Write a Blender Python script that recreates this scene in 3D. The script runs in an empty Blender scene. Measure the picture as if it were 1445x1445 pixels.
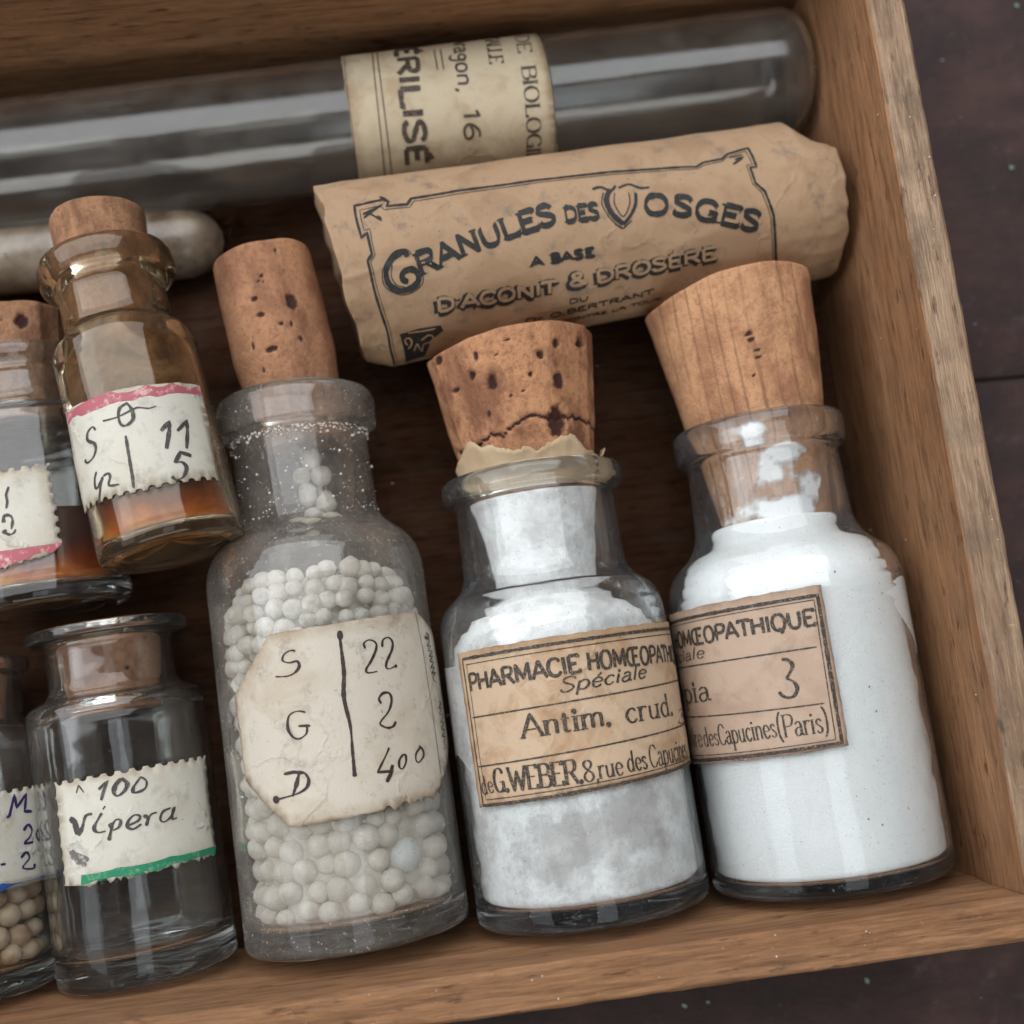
"""Antique pharmacy bottles lying in a wooden box: close-up still life. All lengths below are centimetres, S turns them into metres."""
import bpy, math, random
from mathutils import Vector, Matrix, noise
from mathutils.geometry import delaunay_2d_cdt
S = 0.01
C = bpy.context.scene.collection
PI = math.pi
# ------------------------------------------------------------------ camera
cam = bpy.data.cameras.new('camera'); camo = bpy.data.objects.new('camera', cam); C.objects.link(camo)
camo.matrix_world = Matrix(((0.99123, 0.11458, -0.0658, 0), (-0.12314, 0.98165, -0.1456, 0), (0.04791, 0.15243, 0.98715, 18.7 * S), (0, 0, 0, 1)))
cam.sensor_width = 36; cam.lens = 36 * 1700 / 1445
cam.clip_start = 0.005; cam.clip_end = 20
cam.dof.use_dof = True; cam.dof.focus_distance = 15.6 * S; cam.dof.aperture_fstop = 16
bpy.context.scene.camera = camo
# ------------------------------------------------------------------ room light
sc = bpy.context.scene
W = bpy.data.worlds.new("World"); sc.world = W; W.use_nodes = True
W.node_tree.nodes['Background'].inputs[0].default_value = (0.80, 0.72, 0.66, 1)
W.node_tree.nodes['Background'].inputs[1].default_value = 0.015
def area(name, loc, target, along, s_along, s_across, power, col):
    """rectangular window, skylight or fill lamp; 'along' is the world direction of its long side"""
    l = bpy.data.lights.new(name, 'AREA'); l.shape = 'RECTANGLE'; l.size = s_along * S; l.size_y = s_across * S; l.energy = power; l.color = col
    o = bpy.data.objects.new(name, l); C.objects.link(o)
    z = (Vector(loc) - Vector(target)).normalized(); x = Vector(along); x = (x - z * x.dot(z)).normalized(); y = z.cross(x)
    m = Matrix((x, y, z)).transposed().to_4x4(); m.translation = Vector(loc) * S; o.matrix_world = m; return o
area('window_light', (-22, 42, 60), (0, 3, 0), (1, 0, 0), 170, 84, 14.0, (0.95, 0.97, 1.0))
area('side_window_light', (-54, -2, 40), (0, 0, 0), (0, 1, 0), 70, 26, 0.6, (0.88, 0.94, 1.0))
area('skylight', (9, -16, 66), (0, 0, 0), (0, 1, 0), 44, 22, 0.36, (0.88, 0.94, 1.0))
area('opposite_fill_light', (4, -58, 44), (0, 6, 0), (1, 0, 0), 84, 34, 2.0, (1.0, 0.95, 0.88))  # added fill lamp, no known window: brightens the inner face of the far wall
vs = sc.view_settings; vs.view_transform = 'Standard'; vs.look = 'None'; vs.exposure = 0.12; vs.gamma = 1; vs.use_curve_mapping = False
sc.cycles.max_bounces = 20; sc.cycles.transmission_bounces = 16; sc.cycles.glossy_bounces = 6; sc.cycles.diffuse_bounces = 5; sc.cycles.transparent_max_bounces = 16
sc.cycles.caustics_refractive = True; sc.cycles.caustics_reflective = True; sc.cycles.blur_glossy = 0.5
sc.cycles.use_adaptive_sampling = True; sc.cycles.adaptive_threshold = 0.02; sc.cycles.sample_clamp_indirect = 6
# ------------------------------------------------------------------ measured frames and printed matter (local label coordinates, cm)
FRAMES = {
 'sepia': dict(o=[4.9333, -3.0874, 1.66], x=[0.9999, 0.0144, -0.0], y=[-0.0, -0.0, -1.0], z=[-0.0144, 0.9999, 0.0], L=6.485, r0=1.65, r1=1.65),
 'antim': dict(o=[1.575, -3.0789, 1.62], x=[0.9998, 0.0175, -0.0], y=[-0.0, -0.0, -1.0], z=[-0.0175, 0.9998, 0.0], L=6.129, r0=1.6, r1=1.6),
 'granule': dict(o=[-1.6395, -2.9947, 1.54], x=[0.9998, 0.0198, -0.0], y=[-0.0, -0.0, -1.0], z=[-0.0198, 0.9998, 0.0], L=7.605, r0=1.52, r1=1.52),
 'viper': dict(o=[-4.545, -3.1561, 1.22], x=[0.9987, 0.0513, -0.0], y=[-0.0, -0.0, -1.0], z=[-0.0513, 0.9987, 0.0], L=4.774, r0=1.2, r1=1.2),
 'amber': dict(o=[-3.4666, 2.3339, 2.52], x=[0.9868, 0.162, 0.0], y=[0.011, -0.0672, -0.9977], z=[-0.1616, 0.9845, -0.0681], L=4.405, r0=0.97, r1=0.97),
 'red': dict(o=[-5.5903, 1.933, 1.2], x=[0.9986, 0.0536, -0.0], y=[-0.0, -0.0, -1.0], z=[-0.0536, 0.9986, 0.0], L=3.776, r0=1.18, r1=1.18),
 'blue': dict(o=[-6.9742, -3.1117, 1.2], x=[0.9999, -0.0103, 0.0], y=[-0.0, -0.0, -1.0], z=[0.0103, 0.9999, 0.0], L=4.471, r0=1.18, r1=1.18),
 'tube': dict(o=[-9.3946, 8.668, 0.98], x=[0.0305, -0.9995, 0.0], y=[-0.0, -0.0, -1.0], z=[0.9995, 0.0305, 0.0], L=15.704, r0=0.965, r1=0.965),
 'vial': dict(o=[-9.6493, 7.5298, 0.58], x=[-0.0074, -1.0, 0.0], y=[-0.0, -0.0, -1.0], z=[1.0, -0.0074, 0.0], L=6.394, r0=0.57, r1=0.57),
 'packet': dict(o=[-1.0236, 6.2955, 1.42], x=[0.078, -0.997, -0.0], y=[-0.0186, -0.0015, -0.9998], z=[0.9968, 0.078, -0.0187], L=7.491, r0=1.4, r1=1.2),
}
PRINT = {
 'antim': [
  ('O', [((-1.651, 3.685), 'worn'), ((2.449, 3.726), 'worn'), ((2.486, 1.798), 'worn'), ((-1.614, 1.645), 'worn')]),
  ('L', 0.042, [(-1.547, 3.593), (2.299, 3.632)]),
  ('L', 0.0124, [(-1.495, 3.514), (2.299, 3.555)]),
  ('L', 0.0198, [(-1.547, 3.593), (-1.528, 1.673)]),
  ('L', 0.0099, [(-1.472, 3.516), (-1.452, 1.753)]),
  ('L', 0.042, [(-1.528, 1.673), (2.299, 1.818)]),
  ('L', 0.0124, [(-1.453, 1.747), (2.299, 1.884)]),
  ('L', 0.0198, [(-1.501, 2.816), (2.199, 2.92)]),
  ('L', 0.0198, [(-1.507, 2.177), (2.199, 2.327)]),
  ('T', 'sans', 0.047, 'PHARMACIE', 0, 9, (-1.461, 3.163), (0.12, 3.211), 0.217),
  ('T', 'sans', 0.0445, 'HOMŒOPATHIQUE', 0, 8, (0.234, 3.211), (1.646, 3.176), 0.222),
  ('T', 'script', 0.0272, 'Spéciale', 0, 8, (-0.17, 2.982), (1.055, 3.016), 0.178),
  ('T', 'roman', 0.047, 'Antim.', 0, 6, (-0.711, 2.48), (0.422, 2.49), 0.284),
  ('T', 'roman', 0.042, 'crud.', 0, 5, (0.644, 2.48), (1.567, 2.482), 0.277),
  ('C', 0.0247, [(1.791, 2.514), (2.221, 2.526), (2.221, 2.466), (1.934, 2.447), (2.221, 2.372), (1.866, 2.335), (1.711, 2.371)]),
  ('T', 'roman', 0.0222, 'de', 0, 2, (-1.496, 1.814), (-1.281, 1.842), 0.227),
  ('T', 'roman', 0.042, 'G.WEBER.', 0, 8, (-1.251, 1.84), (-0.044, 1.839), 0.292),
  ('T', 'roman', 0.0272, '8,', 0, 2, (-0.016, 1.835), (0.155, 1.838), 0.259),
  ('T', 'roman', 0.0272, 'rue', 0, 3, (0.169, 1.851), (0.483, 1.856), 0.247),
  ('T', 'roman', 0.0272, 'des', 0, 3, (0.561, 1.876), (0.846, 1.875), 0.247),
  ('T', 'roman', 0.0222, 'Capucines', 0, 9, (0.913, 1.872), (1.851, 1.882), 0.277),
 ],
 'sepia': [
  ('O', [((-3.486, 3.881), 'worn'), ((0.014, 3.945), 'worn'), ((0.006, 1.876), 'worn'), ((-3.494, 1.771), 'worn')]),
  ('L', 0.0451, [(-0.057, 3.815), (-3.336, 3.769)]),
  ('L', 0.0102, [(-0.113, 3.763), (-3.336, 3.705)]),
  ('L', 0.0492, [(-0.057, 3.834), (-0.073, 1.905)]),
  ('L', 0.0123, [(-0.112, 3.767), (-0.144, 1.969)]),
  ('L', 0.0451, [(-0.069, 1.923), (-3.336, 1.826)]),
  ('L', 0.0102, [(-0.143, 1.974), (-3.336, 1.895)]),
  ('L', 0.0184, [(-0.181, 3.162), (-3.236, 3.126)]),
  ('L', 0.0164, [(-0.206, 2.442), (-3.236, 2.451)]),
  ('T', 'sans', 0.0471, 'HOMŒOPATHIQUE', 5, 13, (-1.494, 3.425), (-0.151, 3.442), 0.205),
  ('T', 'script', 0.0205, 'Spéciale', 5, 8, (-2.239, 3.218), (-1.78, 3.232), 0.154),
  ('T', 'roman', 0.0451, 'Sepia', 2, 5, (-2.49, 2.642), (-1.787, 2.657), 0.287),
  ('T', 'roman', 0.0225, 'Capucines', 0, 9, (-1.721, 2.056), (-0.86, 2.099), 0.266),
  ('T', 'roman', 0.0205, 'des', 0, 3, (-2.068, 2.048), (-1.748, 2.06), 0.242),
  ('T', 'roman', 0.0205, 'Nre', 0, 3, (-2.568, 2.027), (-2.127, 2.049), 0.256),
  ('T', 'roman', 0.0246, '(Paris)', 0, 7, (-0.83, 2.081), (-0.21, 2.086), 0.277),
  ('C', 0.043, [(-0.639, 3.065), (-0.572, 3.052), (-0.516, 2.974), (-0.584, 2.855), (-0.611, 2.822), (-0.524, 2.746), (-0.508, 2.658), (-0.56, 2.586), (-0.635, 2.572), (-0.703, 2.605), (-0.738, 2.659)]),
 ],
 'granule': [
  ('O', [((-0.557, 4.1), 'worn'), ((0.338, 4.118), 'worn'), ((1.596, 4.185), 'worn'), ((2.178, 3.898), 'worn'), ((2.397, 3.341), 'worn'), ((2.4, 2.4), 'worn'), ((1.457, 1.695), 'torn'), ((0.649, 1.691), 'worn'), ((-0.569, 1.659), 'worn'), ((-1.211, 2.297), 'worn'), ((-1.24, 2.886), 'worn'), ((-1.261, 3.378), 'worn'), ((-0.727, 3.901), 'worn')]),
  ('C', 0.0311, [(-0.221, 3.841), (-0.282, 3.856), (-0.371, 3.822), (-0.402, 3.746), (-0.321, 3.704), (-0.216, 3.709), (-0.193, 3.645), (-0.253, 3.573), (-0.363, 3.539), (-0.525, 3.556)]),
  ('C', 0.0311, [(-0.182, 3.053), (-0.292, 3.082), (-0.404, 3.034), (-0.434, 2.879), (-0.374, 2.761), (-0.293, 2.737), (-0.204, 2.788), (-0.184, 2.874)]),
  ('L', 0.0339, [(-0.294, 2.895), (-0.143, 2.878)]),
  ('L', 0.0395, [(-0.56, 2.324), (-0.427, 2.334), (-0.284, 2.305)]),
  ('C', 0.0395, [(-0.355, 2.315), (-0.404, 2.184), (-0.476, 2.036)]),
  ('C', 0.0339, [(-0.284, 2.305), (-0.243, 2.221), (-0.275, 2.128), (-0.375, 2.072), (-0.53, 2.042), (-0.706, 2.021)]),
  ('D', 0.0994, (-0.713, 2.021)),
  ('L', 0.0678, [(0.362, 4.013), (0.358, 3.912)]),
  ('C', 0.0395, [(0.363, 4.023), (0.355, 3.892), (0.352, 3.487), (0.313, 3.171), (0.349, 2.806), (0.339, 2.49), (0.329, 2.166)]),
  ('C', 0.0311, [(0.664, 3.753), (0.657, 3.825), (0.738, 3.858), (0.822, 3.808), (0.809, 3.717), (0.723, 3.583), (0.645, 3.49), (0.659, 3.438), (0.793, 3.442)]),
  ('C', 0.0311, [(0.907, 3.748), (0.933, 3.839), (1.023, 3.862), (1.077, 3.796), (1.048, 3.695), (0.951, 3.559), (0.927, 3.479), (0.972, 3.454), (1.079, 3.485)]),
  ('D', 0.0452, (1.078, 3.481)),
  ('C', 0.0339, [(0.791, 3.026), (0.766, 3.09), (0.832, 3.153), (0.925, 3.142), (0.947, 3.047), (0.879, 2.913), (0.76, 2.808), (0.742, 2.76), (0.836, 2.707), (0.92, 2.715), (0.97, 2.77)]),
  ('C', 0.0226, [(0.823, 2.457), (0.751, 2.348), (0.618, 2.169)]),
  ('L', 0.0339, [(0.618, 2.175), (0.843, 2.154)]),
  ('L', 0.0565, [(0.841, 2.234), (0.797, 2.121), (0.729, 2.033)]),
  ('C', 0.0282, [(1.021, 2.338), (0.95, 2.278), (0.936, 2.189), (0.981, 2.162), (1.043, 2.234), (1.055, 2.313), (1.021, 2.338)]),
  ('C', 0.0282, [(1.296, 2.412), (1.363, 2.353), (1.362, 2.271), (1.256, 2.203), (1.214, 2.24), (1.236, 2.328), (1.323, 2.389)]),
  ('L', 0.0112, [(1.601, 4.174), (1.67, 3.658), (1.714, 2.849), (1.714, 1.979)]),
  ('C', 0.0226, [(1.833, 3.892), (1.938, 3.839), (1.804, 3.806), (1.786, 3.849), (1.929, 3.784), (1.804, 3.709), (1.97, 3.715), (1.828, 3.651), (1.992, 3.632), (1.833, 3.569), (1.977, 3.567), (1.845, 3.504), (1.982, 3.48), (1.847, 3.413), (1.995, 3.41), (1.853, 3.332), (2.012, 3.345), (1.871, 3.267), (2.005, 3.202)]),
  ('C', 0.0226, [(1.992, 2.951), (2.08, 2.915), (1.933, 2.857), (2.067, 2.847), (1.945, 2.771), (2.127, 2.758), (1.952, 2.674), (2.119, 2.65), (1.95, 2.574), (2.115, 2.547), (1.933, 2.473), (2.097, 2.458), (1.966, 2.386), (2.032, 2.321), (1.901, 2.302)]),
 ],
 'amber': [
  ('O', [((-0.984, 2.131), 'worn'), ((-0.483, 2.074), 'worn'), ((-0.129, 2.075), 'worn'), ((0.327, 2.052), 'worn'), ((0.669, 2.058), 'worn'), ((1.133, 2.065), 'worn'), ((1.168, 1.858), 'worn'), ((1.039, 0.694), 'perf'), ((0.021, 0.665), 'perf'), ((-1.283, 0.81), 'worn')]),
  ('F', 'red', [(-0.984, 2.131), (-0.483, 2.074), (-0.129, 2.075), (0.327, 2.052), (0.669, 2.058), (1.133, 2.065), (1.138, 1.915), (0.452, 1.874), (0.127, 1.877), (-0.299, 1.903), (-0.581, 1.917), (-0.979, 1.953)]),
  ('C', 0.0374, [(0.042, 1.859), (-0.051, 1.818), (-0.093, 1.707), (-0.083, 1.601), (-0.023, 1.57), (0.072, 1.623), (0.091, 1.725), (0.072, 1.81), (0.037, 1.873)]),
  ('C', 0.0308, [(-0.306, 1.727), (-0.109, 1.712), (0.101, 1.758), (0.168, 1.769), (0.289, 1.732), (0.39, 1.746)]),
  ('C', 0.0396, [(-0.438, 1.653), (-0.476, 1.713), (-0.573, 1.672), (-0.605, 1.578), (-0.516, 1.506), (-0.498, 1.428), (-0.571, 1.333), (-0.706, 1.307), (-0.746, 1.364)]),
  ('C', 0.0396, [(-0.575, 1.132), (-0.639, 1.06), (-0.667, 0.948), (-0.601, 0.94), (-0.497, 1.023), (-0.567, 0.927), (-0.661, 0.736)]),
  ('C', 0.0353, [(-0.486, 1.036), (-0.408, 1.042), (-0.38, 0.996), (-0.43, 0.889), (-0.282, 0.848)]),
  ('L', 0.0396, [(-0.06, 1.44), (-0.079, 1.138), (-0.096, 0.882), (-0.112, 0.739)]),
  ('L', 0.0529, [(0.371, 1.404), (0.503, 1.513), (0.474, 1.387), (0.387, 1.154)]),
  ('L', 0.0485, [(0.577, 1.378), (0.746, 1.521), (0.712, 1.355), (0.641, 1.128)]),
  ('L', 0.0572, [(0.682, 1.024), (0.546, 1.081), (0.447, 0.948)]),
  ('C', 0.0396, [(0.447, 0.948), (0.539, 0.946), (0.579, 0.862), (0.508, 0.746), (0.411, 0.721), (0.371, 0.775)]),
 ],
 'viper': [
  ('O', [((-0.663, 2.749), 'perf'), ((0.406, 2.754), 'perf'), ((1.619, 2.742), 'scal'), ((1.57, 2.203), 'scal'), ((1.553, 1.514), 'worn'), ((1.487, 1.408), 'torn'), ((0.557, 1.388), 'torn'), ((-0.349, 1.386), 'worn'), ((-0.698, 1.419), 'scal'), ((-0.686, 1.925), 'scal')]),
  ('F', 'green', [(-0.401, 1.527), (0.097, 1.543), (0.748, 1.542), (1.539, 1.516), (1.487, 1.408), (0.559, 1.401), (0.238, 1.401), (-0.346, 1.407), (-0.423, 1.4)]),
  ('L', 0.0422, [(-0.029, 2.562), (0.092, 2.651), (0.028, 2.527), (-0.014, 2.42)]),
  ('C', 0.0422, [(0.265, 2.648), (0.185, 2.581), (0.152, 2.488), (0.191, 2.439), (0.276, 2.48), (0.327, 2.57), (0.265, 2.651)]),
  ('C', 0.0379, [(0.503, 2.624), (0.564, 2.557), (0.532, 2.464), (0.402, 2.439), (0.395, 2.507), (0.504, 2.627)]),
  ('L', 0.076, [(-0.465, 2.264), (-0.4, 2.203), (-0.379, 2.045)]),
  ('C', 0.0422, [(-0.372, 2.027), (-0.302, 2.124), (-0.239, 2.258), (-0.15, 2.271)]),
  ('C', 0.0379, [(-0.026, 2.258), (-0.064, 2.215), (-0.147, 2.091), (-0.105, 2.026), (-0.005, 2.025)]),
  ('L', 0.0296, [(0.026, 2.339), (-0.007, 2.303)]),
  ('C', 0.0422, [(0.054, 2.112), (0.072, 2.06), (0.047, 1.983), (0.02, 1.898)]),
  ('C', 0.0379, [(0.074, 2.076), (0.139, 2.145), (0.192, 2.119), (0.159, 2.043), (0.083, 2.017)]),
  ('C', 0.0359, [(0.286, 2.043), (0.402, 2.077), (0.432, 2.128), (0.364, 2.158), (0.285, 2.1), (0.267, 2.022), (0.334, 1.984), (0.436, 2.028)]),
  ('C', 0.0422, [(0.473, 2.128), (0.524, 2.084), (0.491, 1.992)]),
  ('C', 0.0359, [(0.512, 2.054), (0.571, 2.124), (0.647, 2.134)]),
  ('C', 0.0359, [(0.835, 2.154), (0.724, 2.127), (0.677, 2.036), (0.723, 1.994), (0.819, 2.041), (0.887, 2.153), (0.839, 2.053), (0.841, 2.003), (0.908, 2.015)]),
  ('D', 0.0147, (0.979, 1.972)),
  ('L', 0.019, [(-0.33, 2.568), (-0.284, 2.663)]),
  ('L', 0.019, [(-0.284, 2.663), (-0.226, 2.558)]),
  ('S', 0.0441, [(-0.529, 1.843), (-0.35, 1.642)]),
  ('S', 0.0441, [(-0.496, 1.856), (-0.317, 1.678)]),
  ('S', 0.0441, [(-0.475, 1.788), (-0.314, 1.637)]),
  ('S', 0.0441, [(-0.518, 1.777), (-0.403, 1.673)]),
  ('S', 0.0441, [(-0.457, 1.818), (-0.272, 1.704)]),
 ],
 'red': [
  ('O', [((-1.995, 1.747), 'perf'), ((0.605, 1.873), 'perf'), ((0.638, 0.777), 'worn'), ((0.621, 0.729), 'worn'), ((0.507, 0.63), 'torn'), ((-1.993, 0.213), 'worn')]),
  ('F', 'red', [(-1.912, 0.691), (-0.165, 0.75), (0.638, 0.777), (0.621, 0.729), (0.507, 0.63), (-0.194, 0.513), (-1.943, 0.221)]),
  ('L', 0.033, [(0.06, 1.601), (0.013, 1.496), (0.019, 1.397), (-0.005, 1.31)]),
  ('C', 0.0508, [(-0.059, 1.125), (-0.05, 1.202), (-0.007, 1.219), (0.038, 1.205)]),
  ('C', 0.0305, [(0.038, 1.205), (0.059, 1.135), (0.028, 1.018)]),
  ('C', 0.0483, [(-0.071, 1.024), (-0.042, 0.97), (0.008, 0.947)]),
  ('C', 0.0229, [(0.008, 0.947), (0.057, 0.965), (0.085, 1.009)]),
 ],
 'blue': [
  ('O', [((-1.195, 2.576), 'perf'), ((1.813, 2.674), 'worn'), ((1.843, 1.399), 'worn'), ((-1.095, 1.307), 'worn')]),
  ('F', 'blue', [(-1.045, 1.428), (0.891, 1.465), (1.678, 1.48), (1.833, 1.483), (1.833, 1.398), (0.886, 1.369), (-1.045, 1.309)]),
  ('L', 0.0397, [(1.003, 2.291), (1.041, 2.319), (1.119, 2.575), (1.148, 2.404), (1.309, 2.568), (1.267, 2.337), (1.394, 2.32)]),
  ('C', 0.0353, [(1.234, 2.089), (1.312, 2.155), (1.376, 2.078), (1.332, 1.991), (1.239, 1.921), (1.388, 1.915)]),
  ('C', 0.0308, [(1.547, 2.102), (1.451, 2.014), (1.518, 1.912), (1.601, 2.02), (1.536, 2.104)]),
  ('C', 0.0353, [(1.171, 1.743), (1.257, 1.801), (1.304, 1.72), (1.191, 1.613), (1.362, 1.573), (1.39, 1.629)]),
  ('L', 0.0308, [(0.886, 1.707), (0.954, 1.705)]),
 ],
 'tube': [
  ('O', [((-2.3, 8.846), 'worn'), ((-2.3, 11.825), 'worn'), ((1.9, 11.931), 'worn'), ((1.9, 8.85), 'worn')]),
  ('L', 0.0107, [(-2.2, 8.925), (1.8, 8.831)]),
  ('L', 0.0161, [(-2.2, 9.375), (1.8, 9.224)]),
  ('L', 0.0161, [(-2.2, 9.42), (1.8, 9.34)]),
  ('L', 0.0134, [(-2.2, 11.927), (1.8, 11.879)]),
  ('T', 'sans', 0.0859, 'STÉRILISÉ', 3, 9, (-0.555, 9.671), (1.152, 9.604), 0.301),
  ('T', 'sans', 0.0402, "d'Aragon,", 5, 9, (-0.478, 10.537), (0.17, 10.494), 0.247),
  ('T', 'sans', 0.0429, '16', 0, 2, (0.43, 10.531), (0.86, 10.506), 0.236),
  ('L', 0.0188, [(-0.696, 10.242), (-0.197, 10.24)]),
  ('L', 0.0188, [(-0.687, 10.34), (-0.194, 10.329)]),
  ('T', 'roman', 0.0322, 'SALLE', 2, 5, (-0.619, 11.044), (-0.213, 11.026), 0.204),
  ('T', 'roman', 0.0322, 'DE', 1, 2, (-0.565, 11.493), (-0.357, 11.482), 0.204),
  ('T', 'roman', 0.0376, 'BIOLOGIE', 0, 6, (-0.081, 11.482), (1.116, 11.444), 0.209),
 ],
 'packet': [
  ('L', 0.0392, [(2.238, 0.529), (0.861, 0.472), (0.274, 0.438), (0.199, 0.529), (0.049, 0.529), (-0.097, 0.53), (-0.037, 0.43), (-0.281, 0.432), (-0.553, 0.439), (-0.571, 0.646), (-0.581, 0.864), (-0.525, 0.932), (-0.452, 0.894), (-0.425, 1.183), (-0.517, 1.256), (-0.544, 1.902), (-0.524, 2.944), (-0.482, 4.101), (-0.382, 5.201), (-0.35, 5.37), (-0.414, 5.489), (-0.426, 5.772), (-0.506, 5.88), (-0.579, 6.213), (-0.192, 6.23), (-0.196, 6.135), (0.068, 6.15), (0.214, 6.262), (0.591, 6.341), (1.158, 6.367), (1.743, 6.454)]),
  ('L', 0.0105, [(2.211, 0.589), (0.871, 0.527), (0.292, 0.48), (0.212, 0.572), (0.055, 0.571), (-0.146, 0.585), (-0.134, 0.494), (-0.463, 0.506), (-0.481, 0.81), (-0.401, 0.847), (-0.373, 1.212), (-0.465, 1.283), (-0.49, 1.892), (-0.476, 2.933), (-0.434, 4.088), (-0.335, 5.188), (-0.307, 5.375), (-0.362, 5.496), (-0.377, 5.758), (-0.446, 5.862), (-0.514, 6.153), (-0.241, 6.181), (-0.244, 6.091), (0.072, 6.105), (0.228, 6.214), (0.599, 6.295), (1.148, 6.32), (1.724, 6.403)]),
  ('L', 0.0314, [(-0.32, 0.54), (-0.499, 0.838), (-0.396, 0.617), (-0.237, 0.779)]),
  ('L', 0.0366, [(-0.379, 0.538), (-0.443, 0.701)]),
  ('L', 0.0418, [(-0.316, 0.73), (-0.264, 0.784)]),
  ('L', 0.0418, [(-0.645, 0.823), (-0.554, 0.911)]),
  ('L', 0.0376, [(-0.292, 5.903), (-0.401, 6.091), (-0.375, 5.954)]),
  ('L', 0.0268, [(-0.427, 5.885), (-0.447, 6.088)]),
  ('C', 0.0836, [(0.301, 1.04), (0.229, 0.991), (0.278, 0.842), (0.419, 0.691), (0.595, 0.689), (0.706, 0.808), (0.712, 0.987), (0.638, 1.123), (0.524, 1.132), (0.468, 1.046), (0.492, 0.931), (0.578, 0.904), (0.615, 0.984)]),
  ('C', 0.0131, [(0.281, 1.095), (0.205, 1.034), (0.223, 0.84), (0.411, 0.642), (0.613, 0.622), (0.751, 0.787), (0.771, 0.989), (0.671, 1.179), (0.523, 1.196), (0.456, 1.15)]),
  ('C', 0.0131, [(0.376, 0.792), (0.51, 0.749), (0.633, 0.802), (0.676, 0.916)]),
  ('P', 'fancy', 0.0758, 'RANULES', 0.274, [(0.566, 1.167), (0.49, 1.554), (0.403, 1.84), (0.319, 2.322), (0.267, 2.513), (0.219, 2.887), (0.166, 3.225)]),
  ('T', 'roman', 0.0732, 'DES', 0, 3, (0.192, 3.325), (0.207, 3.805), 0.204),
  ('C', 0.0805, [(-0.186, 4.049), (-0.024, 3.957), (0.176, 3.997), (0.347, 4.13)]),
  ('C', 0.0483, [(-0.068, 4.393), (0.098, 4.357), (0.245, 4.257), (0.357, 4.128)]),
  ('C', 0.0376, [(-0.224, 3.796), (-0.239, 3.925), (-0.157, 4.042), (-0.226, 4.14)]),
  ('C', 0.0322, [(-0.184, 4.169), (-0.218, 4.33), (-0.132, 4.474), (-0.121, 4.609)]),
  ('C', 0.0161, [(-0.117, 4.098), (0.05, 4.061), (0.243, 4.148), (0.084, 4.273), (-0.083, 4.298)]),
  ('L', 0.0215, [(0.322, 4.009), (0.408, 4.12), (0.315, 4.261)]),
  ('C', 0.0161, [(-0.144, 3.941), (0.02, 3.882), (0.234, 3.959), (0.404, 4.093)]),
  ('P', 'fancy', 0.0805, 'OSGES', 0.268, [(0.277, 4.454), (0.288, 4.689), (0.357, 4.981), (0.474, 5.298), (0.594, 5.619), (0.791, 6.103)]),
  ('T', 'roman', 0.0483, 'A BASE', 0, 6, (0.704, 2.745), (0.719, 3.651), 0.113),
  ('T', 'outline', 0.0698, "D'ACONIT", 0, 8, (1.104, 1.336), (1.158, 3.056), 0.183),
  ('T', 'outline', 0.0698, '&', 0, 1, (1.106, 3.273), (1.108, 3.516), 0.183),
  ('T', 'outline', 0.0644, 'DROSÈRE', 0, 7, (1.127, 3.665), (1.088, 5.432), 0.183),
  ('T', 'sans', 0.0215, 'DU', 0, 2, (1.379, 3.243), (1.385, 3.523), 0.075),
  ('T', 'sans', 0.0268, 'Dr O.BERTRANT', 3, 13, (1.609, 2.966), (1.529, 4.519), 0.102),
  ('T', 'sans', 0.0215, 'CONTRE LA TOUX', 3, 6, (1.803, 3.516), (1.782, 3.829), 0.081),
  ('F', 'block', [(1.345, 0.691), (1.306, 1.025), (1.323, 1.348), (1.427, 1.377), (1.589, 1.178), (2.015, 1.06), (2.182, 0.721)]),
  ('W', 0.0268, [(1.598, 0.794), (1.47, 0.763), (1.455, 0.846), (1.58, 0.872), (1.689, 0.797)]),
  ('W', 0.0268, [(1.544, 1.028), (1.461, 1.145), (1.521, 1.221), (1.627, 1.159), (1.641, 1.064), (1.823, 1.01)]),
  ('W', 0.0268, [(1.774, 0.89), (1.606, 0.957), (1.758, 0.985)]),
  ('W', 0.0268, [(1.346, 0.831), (1.357, 1.101), (1.356, 1.263)]),
 ],
}
# ------------------------------------------------------------------ mesh helpers
def mesh(name, verts, faces, mats, parent=None, smooth=True, fmat=None, attr=None):
    me = bpy.data.meshes.new(name)
    me.from_pydata([(v[0] * S, v[1] * S, v[2] * S) for v in verts], [], faces)
    for m in (mats if isinstance(mats, (list, tuple)) else [mats]): me.materials.append(m)
    if smooth: me.polygons.foreach_set('use_smooth', [True] * len(me.polygons))
    if fmat: me.polygons.foreach_set('material_index', fmat)
    if attr:
        for an, vals in attr.items():
            a = me.attributes.new(an, 'FLOAT', 'POINT'); a.data.foreach_set('value', vals)
    me.update()
    o = bpy.data.objects.new(name, me); C.objects.link(o)
    if parent: o.parent = parent
    return o
def thing(name, label, cat, group=None, M=None):
    o = bpy.data.objects.new(name, None); C.objects.link(o); o['label'] = label; o['category'] = cat
    o.empty_display_size = 0.01
    if group: o['group'] = group
    if M: o.matrix_world = M
    return o
def frame(k):
    f = FRAMES[k]; x, y, z, o = f['x'], f['y'], f['z'], f['o']
    return Matrix(((x[0], y[0], z[0], o[0] * S), (x[1], y[1], z[1], o[1] * S), (x[2], y[2], z[2], o[2] * S), (0, 0, 0, 1)))
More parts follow.
